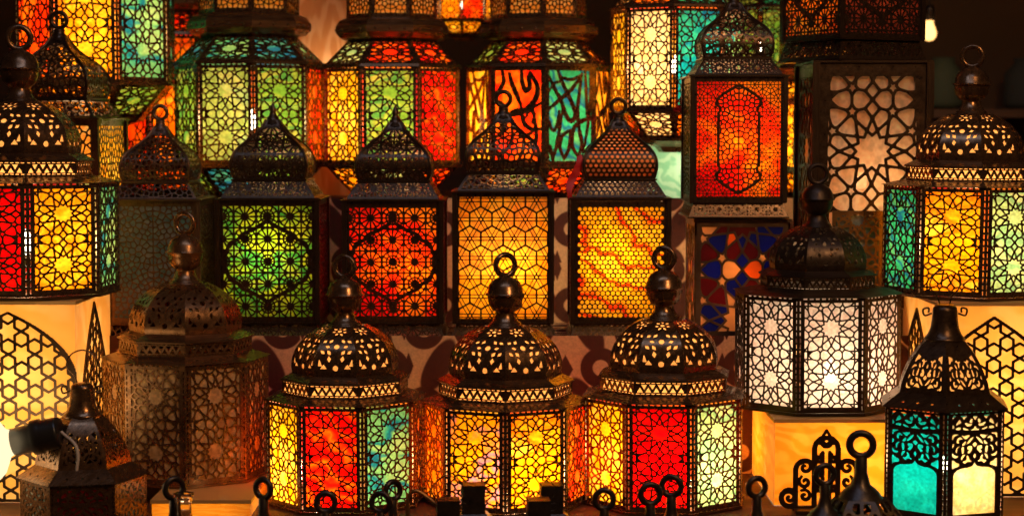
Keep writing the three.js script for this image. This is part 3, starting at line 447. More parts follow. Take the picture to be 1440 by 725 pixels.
function hexLantern({ label, pos, R, deg, panes, mat = M.black, cd = 0, group, wire = true }) {
  const o = thing('hexagonal_lantern', label, 'lantern', pos, R_(deg), group); o.scale.setScalar(R); const H = 1.71, ap = C6;
  part('base', facetLathe([[.001, 0], [.9, 0], [.9, .05], [.001, .05]], 6), mat, o);
  facePanels(o, 6, ap, .05, archPanel, 1, 1.66, .1, .1, panes, mat, 'scrollwork_panel');
  for (let k = 0; k < 6; k++) { const a = k * TAU / 6; part('eave_face', memo('eave6', () => { const p = profileOf([[.92, 0], [.79, .10], [.66, .20]]), d = segField(rosetteSegs(0, .14, .12, .12, -5, 5, -1, 1)); return gore(p, 6, 90, 24, (x, s, hw) => Math.max(.016 - d(x, s), .03 - (hw - Math.abs(x)), .045 - s, s - (p.S - .03)), .016); }), mat, o, [0, H, 0], a); part('dome_face', hexGore, mat, o, [0, H + .2, 0], a); }
  if (cd) part('dome_lining', memo('hexL', () => facetLathe(Array.from({ length: 10 }, (_, i) => { const p = hexProf(i / 10); return [p.r * .94, p.y]; }), 6)), liner, o, [0, H + .2, 0]);
  const n = part('neck', lathe([[.30, .74], [.315, .775], [.29, .80], [.25, .85], [.215, .94], [.195, 1.06], [.185, 1.2], [.175, 1.25], [.13, 1.29], [0, 1.295]], 32), mat, o, [0, H + .2, 0]);
  for (const s of [-1, 1]) part('ear', tube([[s * .2, 1.16, 0], [s * .31, 1.13, 0], [s * .33, 1.22, 0], [s * .25, 1.24, 0], [s * .25, 1.17, 0]], .016, 24, 6), mat, n, null, R_(-deg));
  if (wire) part('wire_handle', tube([[-.08, 1.3, 0], [-.13, 1.42, 0], [-.24, 1.58, .02], [-.16, 1.76, 0], [.04, 1.82, -.02], [.22, 1.7, 0], [.2, 1.54, .02], [.1, 1.42, 0], [.07, 1.3, 0]], .013, 50, 6), mat, n, null, R_(-deg));
  if (cd) lamp(o, .75, cd, 1);
  return o;
}
// ------------------------------------------------------------------ the stall: counter, stepped tiers under a printed cloth, back wall
const woodTex = dataTex(256, 256, (u, v) => { const g = fbm(u * 3 + 2 * fbm(u * 2, v * 9, 4), v * 34, 7, 4), k = .55 + .6 * g; return [.62 * k, .42 * k, .27 * k]; });
const wood = new THREE.MeshStandardMaterial({ color: lin(.32, .25, .2), map: woodTex, roughness: .6 });
const clothTex = dataTex(768, 384, (u, v) => {      // cream leaves and curls printed on brown
  const x = u * 9, y = v * 4.5, i = Math.floor(x / 1.5), r = (a, b, t) => { const c = Math.cos(t), s = Math.sin(t); return [a * c + b * s, -a * s + b * c]; };
  let d = 9; const X = x - i * 1.5 - .75;
  for (let j = -1; j <= 5; j++) { const Y = y - j * 1.1 - (i & 1) * .55; for (const s of [-1, 1]) { const [a, b] = r(X - s * .30, Y, s * .5); d = Math.min(d, Math.hypot(a / .17, b / .42) - 1); const q = Math.hypot(X - s * .5, Y - .52); d = Math.min(d, Math.abs(q - .20) / .085 - 1); } d = Math.min(d, (Math.abs(X) / .11 + Math.abs(Y - .5) / .2) - 1, (Math.abs(Math.abs(X) - .72) / .07 + Math.abs(Y) / .19) - 1); }
  const t = sm(-.08, .08, d), w = .92 + .16 * vnoise(x * 60, y * 60, 4); return mix([.30, .135, .08], [.80, .64, .47], t).map(c => c * w);
});
const cloth = new THREE.MeshStandardMaterial({ map: clothTex, roughness: .9 });
function drape(w, h, seed, x0) {            // a hanging cloth with soft folds and a rounded upper edge
  const nx = 160, ny = 24, g = new THREE.PlaneGeometry(w, h, nx, ny), p = g.attributes.position, uv = g.attributes.uv;
  for (let i = 0; i < p.count; i++) { const x = p.getX(i), y = p.getY(i), t = .5 - y / h; p.setZ(i, .012 * t * Math.sin(x * 26 + seed + 2 * Math.sin(x * 7)) + .006 * Math.sin(x * 61 + seed) * t); uv.setXY(i, (x + x0) / 1.2, y / .6); }
  g.computeVertexNormals(); return g;
}
structure('counter', box(3.6, .06, .62, 0, -.031, .01), wood);
structure('lower_counter', box(3.6, .06, .7, 0, -.27, .68), wood);
structure('counter_front', box(3.6, .24, .03, 0, -.18, .305), wood);
structure('ground', box(9, .04, 9, 0, -1.02, .5), new THREE.MeshStandardMaterial({ color: lin(.06, .045, .035), roughness: .9 }));
structure('lower_tier', box(3.2, .24, .4, 0, .118, -.475), wood);
structure('upper_tier', box(3.2, .50, .75, 0, .246, -1.06), wood);
structure('tier_cloth', drape(3.2, .262, 1, 0), cloth, [0, .131, -.252]);
structure('tier_cloth', drape(3.2, .27, 4, .31), cloth, [0, .372, -.655]);
{ const t = box(3.2, .006, .40, 0, .2425, -.47); structure('tier_cloth_top', t, cloth); }
const wallTex = dataTex(256, 256, (u, v) => { const k = .55 + .7 * fbm(u * 8, v * 8, 51, 5); return [.40 * k, .29 * k, .2 * k]; });
structure('back_wall', box(7, 4, .08, 0, .9, -2.45), new THREE.MeshStandardMaterial({ map: wallTex, roughness: .9, color: lin(.5, .42, .34) }));
structure('ceiling_beam', box(4, .09, .09, 0, 1.62, -.78), wood);
structure('ceiling_beam', box(4, .09, .09, 0, 1.62, -1.2), wood);
structure('ceiling_beam', box(4, .09, .09, 0, 1.62, -1.9), wood);

// ------------------------------------------------------------------ glowing onyx boxes that carry lanterns
const onyxTex = (seed, tones) => dataTex(256, 256, (u, v) => { const wq = fbm(u * 3, v * 3, seed), t = .5 + .5 * Math.sin((v * 5 + u * 1.2 + wq * 4.5) * TAU * .8); const k = sm(.1, .9, t) * .6 + .4 * fbm(u * 6, v * 6, seed + 3); return mix(hex(tones[0]), hex(tones[1]), k); });
const onyx = (seed, tones, T = .6) => new THREE.MeshPhysicalMaterial({ map: onyxTex(seed, tones), transmission: T, roughness: .985, thickness: 0, ior: 1.4, side: THREE.DoubleSide });
const ONYX = { pale: onyx(3, ['#f8b850', '#ffd888']), gold: onyx(9, ['#f09414', '#fcb440']), cream: onyx(14, ['#f8b850', '#ffd480']), teal: onyx(19, ['#7fc8a8', '#c4ead4']), buff: onyx(24, ['#d89050', '#f0c088']) };
function onyxBox(label, x0, x1, y0, y1, z0, z1, mat, lights, cd) {
  const o = thing('onyx_box', label, 'light box', [(x0 + x1) / 2, y0, (z0 + z1) / 2]), w = x1 - x0, h = y1 - y0, d = z1 - z0;
  const pl = (n, a, b, pos, ry, rx = 0) => { const m = part(n, new THREE.PlaneGeometry(a, b), mat, o, pos, ry); m.rotation.x = rx; };
  pl('front_panel', w, h, [0, h / 2, d / 2], 0); pl('back_panel', w, h, [0, h / 2, -d / 2], Math.PI); pl('side_panel', d, h, [-w / 2, h / 2, 0], -Math.PI / 2); pl('side_panel', d, h, [w / 2, h / 2, 0], Math.PI / 2);
  part('top_slab', box(w + .004, .006, d + .004, 0, h - .001, 0), new THREE.MeshStandardMaterial({ color: lin(.5, .27, .08), roughness: .5 }), o);
  for (const [lx, ly, lz] of lights) { const b = part('bulb', bulbGeo, BULB, o, [lx, ly, lz]); b.scale.setScalar(Math.min(.18, h * 2.2)); const l = new THREE.PointLight(lin(...LAMP), cd * POWER); l.position.set(lx, ly, lz); l.castShadow = true; l.shadow.radius = 1; o.add(l); }
  return o;
}
// hexagon-and-star lattice cut in a pointed arch
function archLattice(w, h, a, strap, shoulder, key, curve) {
  return memo('archL' + key, () => {
    const segs = [], dx = a * Math.sqrt(3), dy = a * 1.5;
    for (let j = -2; j < h / dy + 2; j++) for (let i = -Math.ceil(w / dx); i <= Math.ceil(w / dx); i++) { const x = i * dx + (j & 1 ? dx / 2 : 0), y = h - a * 1.3 - j * dy; const o = ngon(x, y, a * .868, 6, 0), n = ngon(x, y, a * .5, 6, Math.PI / 6); segs.push(...polySegs(o.flatMap((p, k) => [p, n[k]]))); }
    const d = segField(segs, a * .8), edge = (x, y) => { const t = Math.max(0, (y - shoulder) / (h - shoulder)); const half = (w / 2) * (t <= 0 ? 1 : (1 - Math.pow(t, curve))); return (half - Math.abs(x)) * (t > 0 ? .75 : 1); };
    return fieldPanel(-w / 2, 0, w / 2, h, Math.round(w / .0016), Math.round(h / .0016), (x, y) => { const e = edge(x, y); if (e < 0) return e; return Math.max(strap / 2 - d(x, y), strap * 1.5 - e, strap - y); }, .003);
  });
}

// ------------------------------------------------------------------ lanterns
const FR = 'dome lanterns along the counter';
domeLantern({ label: 'dome lantern with red orange, green and yellow glass beside the unlit brass lantern', pos: [-.291, 0, 0], R: .140, H: 1.32, deg: -6, panes: [G.redOrange, G.teal, G.amber, G.yellow, G.green, G.red, G.amber, G.lemon], cd: .11, group: FR, bulbAt: [-.3, .38, .1] });
domeLantern({ label: 'dome lantern with amber and lilac yellow glass at the middle of the counter', pos: [-.011, 0, 0], R: .146, H: 1.22, deg: 22.5, panes: [G.gold, G.orange, G.yellow, G.amber, G.lemon, G.yellow, G.amber, G.amberLilac], cd: .11, group: FR, bulbAt: [.05, .36, .3] });
domeLantern({ label: 'dome lantern with a crimson pane between yellow and pale green panes', pos: [.268, 0, 0], R: .146, H: 1.30, deg: -8, panes: [G.red, G.mint, G.green, G.yellow, G.amber, G.orange, G.lemon, G.lemon], cd: .11, group: FR, bulbAt: [.2, .5, .3] });
domeLantern({ label: 'dome lantern with plain white glass on a glowing wood grained box', pos: [.553, .152, -.12], R: .152, H: 1.36, roof: .86, deg: 1, panes: [G.white], cd: .05, mat: M.sooty, dark: true, bulbAt: [.1, .4, .3] });
domeLantern({ label: 'dome lantern with teal, yellow and green glass on a glowing lattice fronted box', pos: [.843, .347, -.2], R: .157, H: 1.28, roof: .93, deg: -25, panes: [G.gold, G.mint, G.green, G.yellow, G.amber, G.red, G.lemon, G.sea], cd: .095, bulbAt: [0, .55, .1] });
domeLantern({ label: 'dome lantern with red, yellow and teal glass beside the onion roofed yellow lantern', pos: [-.890, .354, -.13], R: .175, H: 1.16, roof: .91, deg: 41, panes: [G.yellow, G.teal, G.green, G.red, G.amber, G.lemon, G.orange, G.red], cd: .10, bulbAt: [0, .5, .1] });
domeLantern({ label: 'unlit brown brass dome lantern with dull frosted glass', pos: [-.587, .030, -.09], R: .147, H: 1.46, deg: 32, panes: [G.frost], mat: M.copper, dark: true });

const MID = 'onion roofed lanterns on the cloth covered tier';
squareLantern({ label: 'dim onion roofed lantern with dusky teal glass and a wine red side', pos: [-.69, .246, -.42], R: .088, H: 3.03, front: (w, h) => leafPanel(w, h, .12, .1, .10, .03, 61), panes: [G.dusk, G.wine, G.dusk, G.dusk], mat: M.dark, roof: 'leaf', group: MID });
squareLantern({ label: 'onion roofed lantern with lime green glass behind a wheel lattice', pos: [-.469, .246, -.42], R: .096, H: 2.79, front: wheelPanel, sidePanel: (w, h) => leafPanel(w, h, .12, .1, .10, .03, 64), panes: [G.lime, G.red, G.leaf, G.green], roof: 'wheel', cd: .042, top: 'spike', group: MID, bulbAt: [-.05, .55, .52] });
squareLantern({ label: 'onion roofed lantern with fiery red glass behind a wheel lattice', pos: [-.229, .246, -.42], R: .094, H: 2.83, front: wheelPanel, sidePanel: (w, h) => leafPanel(w, h, .12, .1, .10, .03, 64), panes: [G.fire, G.red, G.orange, G.fire], roof: 'wheel', cd: .045, top: 'spike', group: MID, bulbAt: [.25, .48, .5] });
squareLantern({ label: 'onion roofed lantern with amber glass behind a hexagon lattice', pos: [-.017, .246, -.42], R: .094, H: 3.0, front: hexPanel, panes: [G.paleGold, G.amber, null, G.red], roof: 'leaf', cd: .05, group: MID, bulbAt: [.1, .4, .3] });
squareLantern({ label: 'onion roofed lantern with flecked yellow glass behind a sheet of round holes', pos: [.209, .246, -.42], R: .093, H: 2.9, front: circlePanel, panes: [G.fleck, G.yellow, null, G.gold], roof: 'circle', cd: .055, group: MID, bulbAt: [-.1, .5, .25], lining: G.peach });
squareLantern({ label: 'onion roofed lantern with red glass and a cartouche on a mosaic lantern', pos: [.434, .480, -.42], R: .090, H: 3.0, front: cartouchePanel, sidePanel: (w, h) => leafPanel(w, h, .12, .1, .10, .03, 62), panes: [G.fire, G.orange, G.red, G.leaf], roof: 'star', cd: .05, bulbAt: [.1, .45, .4] });
squareLantern({ label: 'onion roofed lantern with leafy yellow glass behind the red and teal dome lantern', pos: [-.905, .44, -.50], R: .103, H: 2.22, deg: -4, front: (w, h) => leafPanel(w, h, .1, .1, .12, .03, 63), panes: [G.honey, G.lemon, G.gold, G.gold], roof: 'leaf', cd: .04 });
single('wooden_block', box(.2, .195, .2, 0, .0975, 0), wood, 'wooden block under the leafy yellow onion roofed lantern', 'block', [-.905, .2455, -.50]);

// tall white lantern and the one stacked on it
{
  const o = thing('box_lantern', 'tall square lantern with white glass and a bold star lattice', 'lantern', [.686, .246, -.42]), hw = .109, H = .53;
  const geo = memo('bold', () => rosettePanel(2, 4.293, .20, .21, .888, 2.15, .052, .03, false, -.18));
  part('plinth', box(.20, .06, .20, 0, .03, 0), M.black, o);
  for (let k = 0; k < 4; k++) { const a = k * Math.PI / 2, m = part('lattice_panel', geo, M.black, o, [Math.sin(a) * hw, .062, Math.cos(a) * hw], a); m.scale.setScalar(hw); part('glass_pane', panePlane(1.66, 3.95), k === 3 ? G.honey : G.peachy, m, [0, .2, -.08]); part('corner_post', box(.014, H - .06, .014, 0, (H - .06) / 2 + .06, 0), M.black, o, [Math.sin(a + Math.PI / 4) * hw * 1.405, 0, Math.cos(a + Math.PI / 4) * hw * 1.405]); }
  part('top_rim', facetLathe([[.001, H], [hw * 1.05, H], [hw * 1.05, H + .004], [.001, H + .004]], 4), M.black, o);
  const b = part('bulb', bulbGeo, BULB, o, [0, .30, 0]); b.scale.setScalar(.13); const l = new THREE.PointLight(lin(...LAMP), .011 * POWER); l.position.set(.02, .30, .02); l.castShadow = true; l.shadow.radius = 1; o.add(l);
}
squareLantern({ label: 'square lantern with deep red and orange glass stacked on the tall white lantern', pos: [.668, .781, -.44], R: .097, H: 3.0, deg: 26, front: wheelPanel, panes: [G.umber, G.red, G.wine, G.amber], roof: 'wheel', cd: .03, mat: M.black, base: .43 });
// mosaic lantern under the red cartouche lantern: each piece of glass set in lead
{
  const o = thing('mosaic_lantern', 'square mosaic lantern of blue, red and cream glass under the red cartouche lantern', 'lantern', [.444, .246, -.43]), hw = .092, H = .226, W = hw * 2 - .02;
  const cols = { blue: ['#2c3c94', '#243080'], red: ['#8c101c', '#741018'], rust: ['#6a2412', '#7c3018'], cream: ['#f0cfa0', '#e8c294'], ochre: ['#e8a040', '#d88c30'] }, mats = {}; for (const k in cols) mats[k] = glass([...cols[k], cols[k][0]], 'cloud', 70 + k.length, .5, 1);
  const b = [-W / 2, .01, W / 2, H - .01], hh = W * .60, f = facesOf([...clipAll(rosetteSegs(0, H * .58 - hh, hh, hh, -1, 1, -1, 2), ...b), ...rectSegs(...b)], 1e-5), r = mulberry(12);
  const lead = sheet(rectPts(-hw, 0, hw, H), f.map(p => inset(p, .0022)).filter(Boolean), .004);
  const pieces = f.map(p => { const q = inset(p, .0015); if (!q) return null; const A = area(p); const t = r(); return [sheet(q, [], .002), mats[A > 3.1e-4 && A < 1.2e-3 ? (t < .34 ? 'blue' : t < .50 ? 'red' : t < .64 ? 'rust' : t < .74 ? 'ochre' : 'cream') : 'cream']]; }).filter(Boolean);
  for (let k = 0; k < 4; k++) { const a = k * Math.PI / 2, m = part('lead_frame', lead, M.dark, o, [Math.sin(a) * hw, .003, Math.cos(a) * hw], a); if (k !== 2) for (const [g, mt] of pieces) part('glass_piece', g, mt, m, [0, 0, -.001]); }
  part('top_slab', box(hw * 2 + .004, .006, hw * 2 + .004, 0, H + .003, 0), M.dark, o); part('bottom_slab', box(hw * 2 + .004, .006, hw * 2 + .004, 0, .003, 0), M.dark, o);
  const bb = part('bulb', bulbGeo, BULB, o, [0, .12, 0]); bb.scale.setScalar(.1); const l = new THREE.PointLight(lin(...LAMP), .05 * POWER); l.position.set(0, .12, 0); l.castShadow = true; l.shadow.radius = 1; o.add(l);
}

const BACK = 'large lanterns on the upper tier';
bigLantern({ label: 'large lantern with pale green glass and blue green shoulder panes', pos: [-.575, .497, -.85], R: .163, deg: 33, panes: [G.leaf, G.orange, G.leaf, G.amber, G.amber, G.green, G.leaf, G.green], ends: [G.leaf, G.blue, G.teal], cd: .10, group: BACK });
bigLantern({ label: 'large lantern with yellow, green and scarlet glass', pos: [-.261, .499, -.85], R: .158, deg: 1, panes: [G.leaf, G.redOrange, G.amber, G.green, G.red, G.orange, G.yellow, G.lemon], ends: [G.mint, G.orange, G.fire, G.teal, G.gold, G.amber, G.yellow, G.yellow], cd: .11, group: BACK });
// calligraphy panels
const callig = (strokes, x0, y0, x1, y1, key) => memo('cal' + key, () => {
  const w = 2 * C8 * K8, h = 1.33, m = .06, sx = (w - 2 * m) / (x1 - x0), sy = (h - 2 * m) / (y1 - y0), f = strokeField(strokes.map(([q, ...p]) => [q * sx, ...p.map(([x, y]) => [(x - x0) * sx - w / 2 + m, h - m - (y - y0) * sy])]));
  return fieldPanel(-w / 2, 0, w / 2, h, 96, 150, (x, y) => { const e = Math.max(Math.abs(x) - (w / 2 - m), m - y, y - (h - m)); return e > 0 ? e : Math.max(-f(x, y), e); }, .014);
});
const calOrange = callig([[22, [75, 95], [84, 150], [60, 195], [38, 215]], [26, [115, 110], [130, 165], [160, 230], [172, 262]], [26, [182, 95], [184, 150], [205, 200], [225, 180], [220, 130], [228, 108]], [30, [228, 108], [268, 180], [258, 240], [200, 300], [150, 318], [100, 322]], [20, [100, 322], [150, 300], [230, 290], [288, 262]], [24, [176, 262], [186, 330], [200, 372], [245, 398], [288, 394]], [22, [110, 335], [150, 390], [196, 432], [240, 410]], [20, [205, 335], [225, 300], [250, 320], [240, 365]], [22, [245, 300], [256, 370], [262, 440], [240, 490], [205, 470]], [22, [38, 250], [70, 262], [100, 322], [92, 380], [70, 420], [38, 440]], [20, [130, 380], [128, 450], [100, 500], [60, 520], [38, 500]], [20, [196, 432], [190, 500], [160, 560]], [20, [240, 490], [262, 530], [288, 520]], [18, [60, 520], [80, 560]], [18, [38, 330], [66, 340], [70, 420]]], 38, 95, 288, 560, 'o');
const calGreen = callig([[20, [332, 290], [385, 245], [440, 200], [505, 120]], [22, [332, 130], [362, 190], [395, 250], [420, 320], [446, 352], [470, 325], [455, 265], [425, 205], [390, 130], [378, 95]], [18, [505, 108], [494, 190], [482, 300], [492, 400], [512, 500], [520, 548]], [16, [522, 95], [528, 210], [532, 335]], [16, [548, 95], [550, 230], [540, 350], [520, 480]], [16, [385, 300], [378, 350], [360, 400], [345, 392], [334, 350]], [18, [352, 545], [370, 480], [386, 400], [400, 300]], [18, [352, 545], [336, 480]], [20, [412, 545], [388, 480], [400, 430], [440, 398]], [20, [412, 545], [440, 480], [446, 400]], [20, [486, 535], [456, 480], [458, 400], [495, 352], [555, 340]], [18, [486, 535], [505, 470], [488, 380]], [14, [440, 420], [470, 380], [555, 330]], [16, [395, 130], [450, 140], [500, 118]], [14, [332, 200], [360, 160], [400, 150]]], 332, 95, 555, 555, 'g');
bigLantern({ label: 'large lantern with orange and green calligraphy panels', pos: [.058, .499, -.85], R: .158, deg: -18, panes: [G.orange, G.sea, G.yellow, G.gold, G.red, G.green, G.gold, G.lemon], ends: [G.leaf, G.orange, G.mint, G.gold, G.amber, G.fire, G.gold, G.yellow], cd: .11, group: BACK, faceGeo: k => [calOrange, calGreen, calOrange, null, calGreen, calOrange, null, calGreen][k] });
bigLantern({ label: 'hanging large lantern with cream and teal glass over the flecked yellow lantern', pos: [.352, .602, -.75], R: .142, H: 1.5, deg: -30, panes: [G.cream, G.aqua, G.teal, G.green, G.amber, G.gold, G.gold, G.lemon], ends: [G.cream, G.amber, G.sea, G.teal, G.gold, G.amber, G.orange, G.orange], cd: .10, chain: 1.575 - .602, foot: .22 });
bigLantern({ label: 'hanging large lantern with orange, yellow and blue green glass above the onion roofed yellow lantern', pos: [-.893, .640, -.78], R: .172, H: 1.42, deg: 4, panes: [G.yellow, G.teal, G.sea, G.green, G.gold, G.amber, G.amber, G.orange], ends: [G.gold, G.leaf, G.leaf, G.teal, G.gold, G.amber, G.orange, G.gold], cd: .12, chain: 1.575 - .640, foot: .22 });
bigLantern({ label: 'small hanging lantern with yellow and orange glass in the gap behind', pos: [-.115, .86, -1.2], R: .075, H: 1.2, deg: 20, panes: [G.orange, G.yellow, G.lemon, G.gold], ends: [G.yellow, G.lemon, G.orange], cd: .02, chain: 1.575 - .86, foot: .22 });
bigLantern({ label: 'large lantern with green glass partly behind the red cartouche lantern', pos: [.60, .70, -1.2], R: .12, deg: 10, panes: [G.leaf, G.sea, G.leaf, G.yellow, G.amber, G.green, G.leaf, G.leaf], ends: [G.leaf, G.sea], cd: .03, chain: 1.575 - .70, foot: .22 });
bigLantern({ label: 'large lantern with bright yellow glass glimpsed beside the tall white lantern', pos: [.70, .497, -1.05], R: .13, deg: 5, panes: [G.lemon, G.yellow], ends: [G.yellow, G.gold], cd: .08, group: BACK, H: 1.2 });
bigLantern({ label: 'large lantern with orange glass between the hanging lantern and the green one', pos: [-.80, .497, -1.15], R: .15, deg: 12, panes: [G.amber, G.orange, G.gold], ends: [G.amber, G.orange], cd: .06, group: BACK, H: 2.0 });
onyxBox('pale teal glowing box between the flecked yellow and red lanterns', .30, .44, .497, .64, -.9, -.76, ONYX.teal, [[0, .07, 0]], .012);
onyxBox('peach glowing box high between two large lanterns', -.50, -.37, .497, 1.02, -1.25, -1.12, ONYX.buff, [[0, .3, 0]], .0014);

onyxBox('glowing onyx box with pointed lattices under the red, yellow and teal lantern', -1.22, -.759, 0, .35, -.26, .02, ONYX.pale, [[.08, .2, 0], [-.1, .12, 0]], .05);
onyxBox('glowing onyx box with a pointed lattice under the teal and yellow lantern', .751, 1.2, 0, .343, -.35, -.03, ONYX.cream, [[-.08, .17, 0], [.12, .16, 0]], .06);
onyxBox('glowing wood grained box under the white glass lantern', .455, .715, 0, .148, -.30, .045, ONYX.gold, [[.05, .07, .06], [-.05, .07, -.06]], .04);
onyxBox('low glowing amber box under the unlit brass lantern', -.605, -.44, 0, .027, -.26, .145, ONYX.gold, [[.03, .013, .14], [-.05, .013, .14]], .006);
{
  const A = (label, w, h, sh, pos, yaw, key, curve) => single('arch_lattice', archLattice(w, h, .0265, .0046, sh, key, curve), M.black, label, 'lattice', pos, yaw);
  A('wide pointed black lattice on the front of the glowing onyx box', .236, .333, .21, [-.875, .001, .0235], 0, 'w', 2.2); A('slim pointed black lattice on the side of the glowing onyx box', .21, .338, .16, [-.7555, .001, -.12], Math.PI / 2, 's', 1.5);
  A('broad pointed black lattice on the glowing box beside the teal hexagonal lantern', .132, .320, .272, [.85, .001, -.0265], 0, 'b', 1.15); A('narrow pointed black lattice on the glowing box side behind the hexagonal lantern', .21, .32, .2, [.7475, .001, -.19], -Math.PI / 2, 'n', 1.4);
}
single('lattice_panel', rosettePanel(.095, .25, .005, .006, 1, 2.6, .0042, .002, false), M.brass, 'loose brass lattice panel leaning behind the white glass dome lantern', 'panel', [.655, .246, -.285], R_(-6));
single('glass_sheet', panePlane(.088, .24), G.dusk, 'dull glass sheet standing behind the loose brass lattice panel', 'glass', [.656, .247, -.291], R_(-6));

hexLantern({ label: 'hexagonal scrollwork lantern with turquoise and yellow arched windows', pos: [.728, 0, .12], R: .111, deg: -41, panes: [G.turquoise, G.cream, G.gold, G.aqua, G.amber, G.red], cd: .05 });
hexLantern({ label: 'small unlit brown hexagonal lantern beside the glowing bulb', pos: [-.713, -.10, .17], R: .103, deg: 12, panes: [G.wine, G.dusk], mat: M.bronze });

// bulb in its black holder at the corner of the counter
{
  const o = thing('bulb_lamp', 'bare glowing bulb in a black holder with a pale flex', 'lamp', [-.776, .148, .22]); o.rotation.z = R_(-78);
  part('holder', lathe([[0, .04], [.024, .04], [.026, .034], [.026, .01], [.029, .008], [.029, -.006], [.024, -.008], [.022, -.04], [0, -.04]], 28), new THREE.MeshStandardMaterial({ color: lin(.015, .013, .012), roughness: .35 }), o);
  const b = part('bulb', lathe([[.02, -.04], [.024, -.05], [.050, -.066], [.070, -.095], [.072, -.125], [.05, -.165], [0, -.185]], 28), bulbMat(1.15, [1, .8, .46]), o); const l = new THREE.PointLight(lin(...LAMP), .09); l.position.set(0, -.11, 0); l.castShadow = true; l.shadow.radius = 2; o.add(l);
  part('flex', tube([[0, .04, 0], [.03, .062, .01], [.08, .05, .02], [.14, .02, .03], [.25, -.06, .03]], .003, 40, 6), new THREE.MeshStandardMaterial({ color: lin(.5, .4, .3), roughness: .4 }), o);
}
// hanging bulb far behind
{
  const o = thing('hanging_bulb', 'bare bulb hanging on a cord before the dark back wall', 'lamp', [1.150, .915, -1.9]); o.scale.setScalar(.8);
  part('bulb', lathe([[0, -.024], [.013, -.021], [.022, -.01], [.024, .004], [.019, .02], [.013, .035], [.013, .045], [0, .045]], 24), new THREE.MeshStandardMaterial({ color: 0x221a10, emissive: lin(1, .5, .15), emissiveIntensity: 2.6 }), o); const l = new THREE.PointLight(lin(...LAMP), .06); l.position.set(0, 0, 0); l.castShadow = true; o.add(l);
  part('socket', lathe([[0, .045], [.016, .045], [.017, .085], [.01, .1], [0, .1]], 20), M.iron, o); part('cord', lathe([[0, .1], [.003, .1], [.003, .65], [0, .65]], 8), M.iron, o);
}
// dim shelf behind with jars
{
  const o = thing('wall_shelf', 'dim wooden shelf on the dark back wall', 'shelf', [1.25, .48, -2.3]); for (const [y, n] of [[0, 1], [.22, 2]]) part('board', box(1.1, .025, .2, 0, y, 0), wood, o); part('bracket', box(.03, .25, .18, -.53, .1, 0), wood, o); part('bracket', box(.03, .25, .18, .53, .1, 0), wood, o);
  const jar = lathe([[0, 0], [.05, 0], [.058, .02], [.056, .10], [.03, .13], [.032, .145], [0, .145]], 20), r = mulberry(5), tones = [[.16, .08, .03], [.08, .06, .045], [.18, .10, .05], [.04, .05, .03], [.14, .04, .02], [.02, .02, .02], [.22, .16, .10]];
  for (let i = 0; i < 7; i++) { const up = i % 2; single('jar', jar, new THREE.MeshStandardMaterial({ color: lin(...tones[i]), roughness: .85 }), ['ochre jar', 'grey brown jar', 'tan jar', 'dull green jar', 'rust jar', 'charcoal jar', 'cream jar'][i] + (up ? ' on the upper board of the dim wall shelf' : ' on the lower board of the dim wall shelf'), 'jar', [.92 + i * .12, up ? .7125 + .0005 : .493, -2.28], 0, 'jars on the wall shelf').scale.setScalar(.8 + .4 * r()); }
}
// red ribbon hung on the flecked yellow lantern
single('red_ribbon', (() => { const n = 24, pos = [], idx = [], uv = []; for (let s = 0; s < 2; s++) for (let i = 0; i <= n; i++) { const t = i / n, w = .004 + .006 * Math.sin(Math.PI * Math.min(1, t * 1.15)), cx = .012 - .02 * t + .004 * Math.sin(t * 7), y = -.085 * t, z = .004 * Math.sin(t * 9); for (const k of [-1, 1]) { pos.push(cx + k * w, y + k * .002, z - s * .002); uv.push(k, t); } } for (let i = 0; i < n; i++) { const a = i * 2, b = a + (n + 1) * 2; idx.push(a, a + 1, a + 2, a + 1, a + 3, a + 2, b, b + 2, b + 1, b + 1, b + 2, b + 3, a, a + 2, b, a + 2, b + 2, b, a + 1, b + 1, a + 3, a + 3, b + 1, b + 3); } const g = new THREE.BufferGeometry(); g.setAttribute('position', new THREE.Float32BufferAttribute(pos, 3)); g.setAttribute('uv', new THREE.Float32BufferAttribute(uv, 2)); g.setIndex(idx); g.computeVertexNormals(); return g; })(), new THREE.MeshStandardMaterial({ color: lin(.55, .01, .01), roughness: .55 }), 'glossy red ribbon hanging from the flecked yellow lantern roof', 'ribbon', [.118, .60, -.36]);

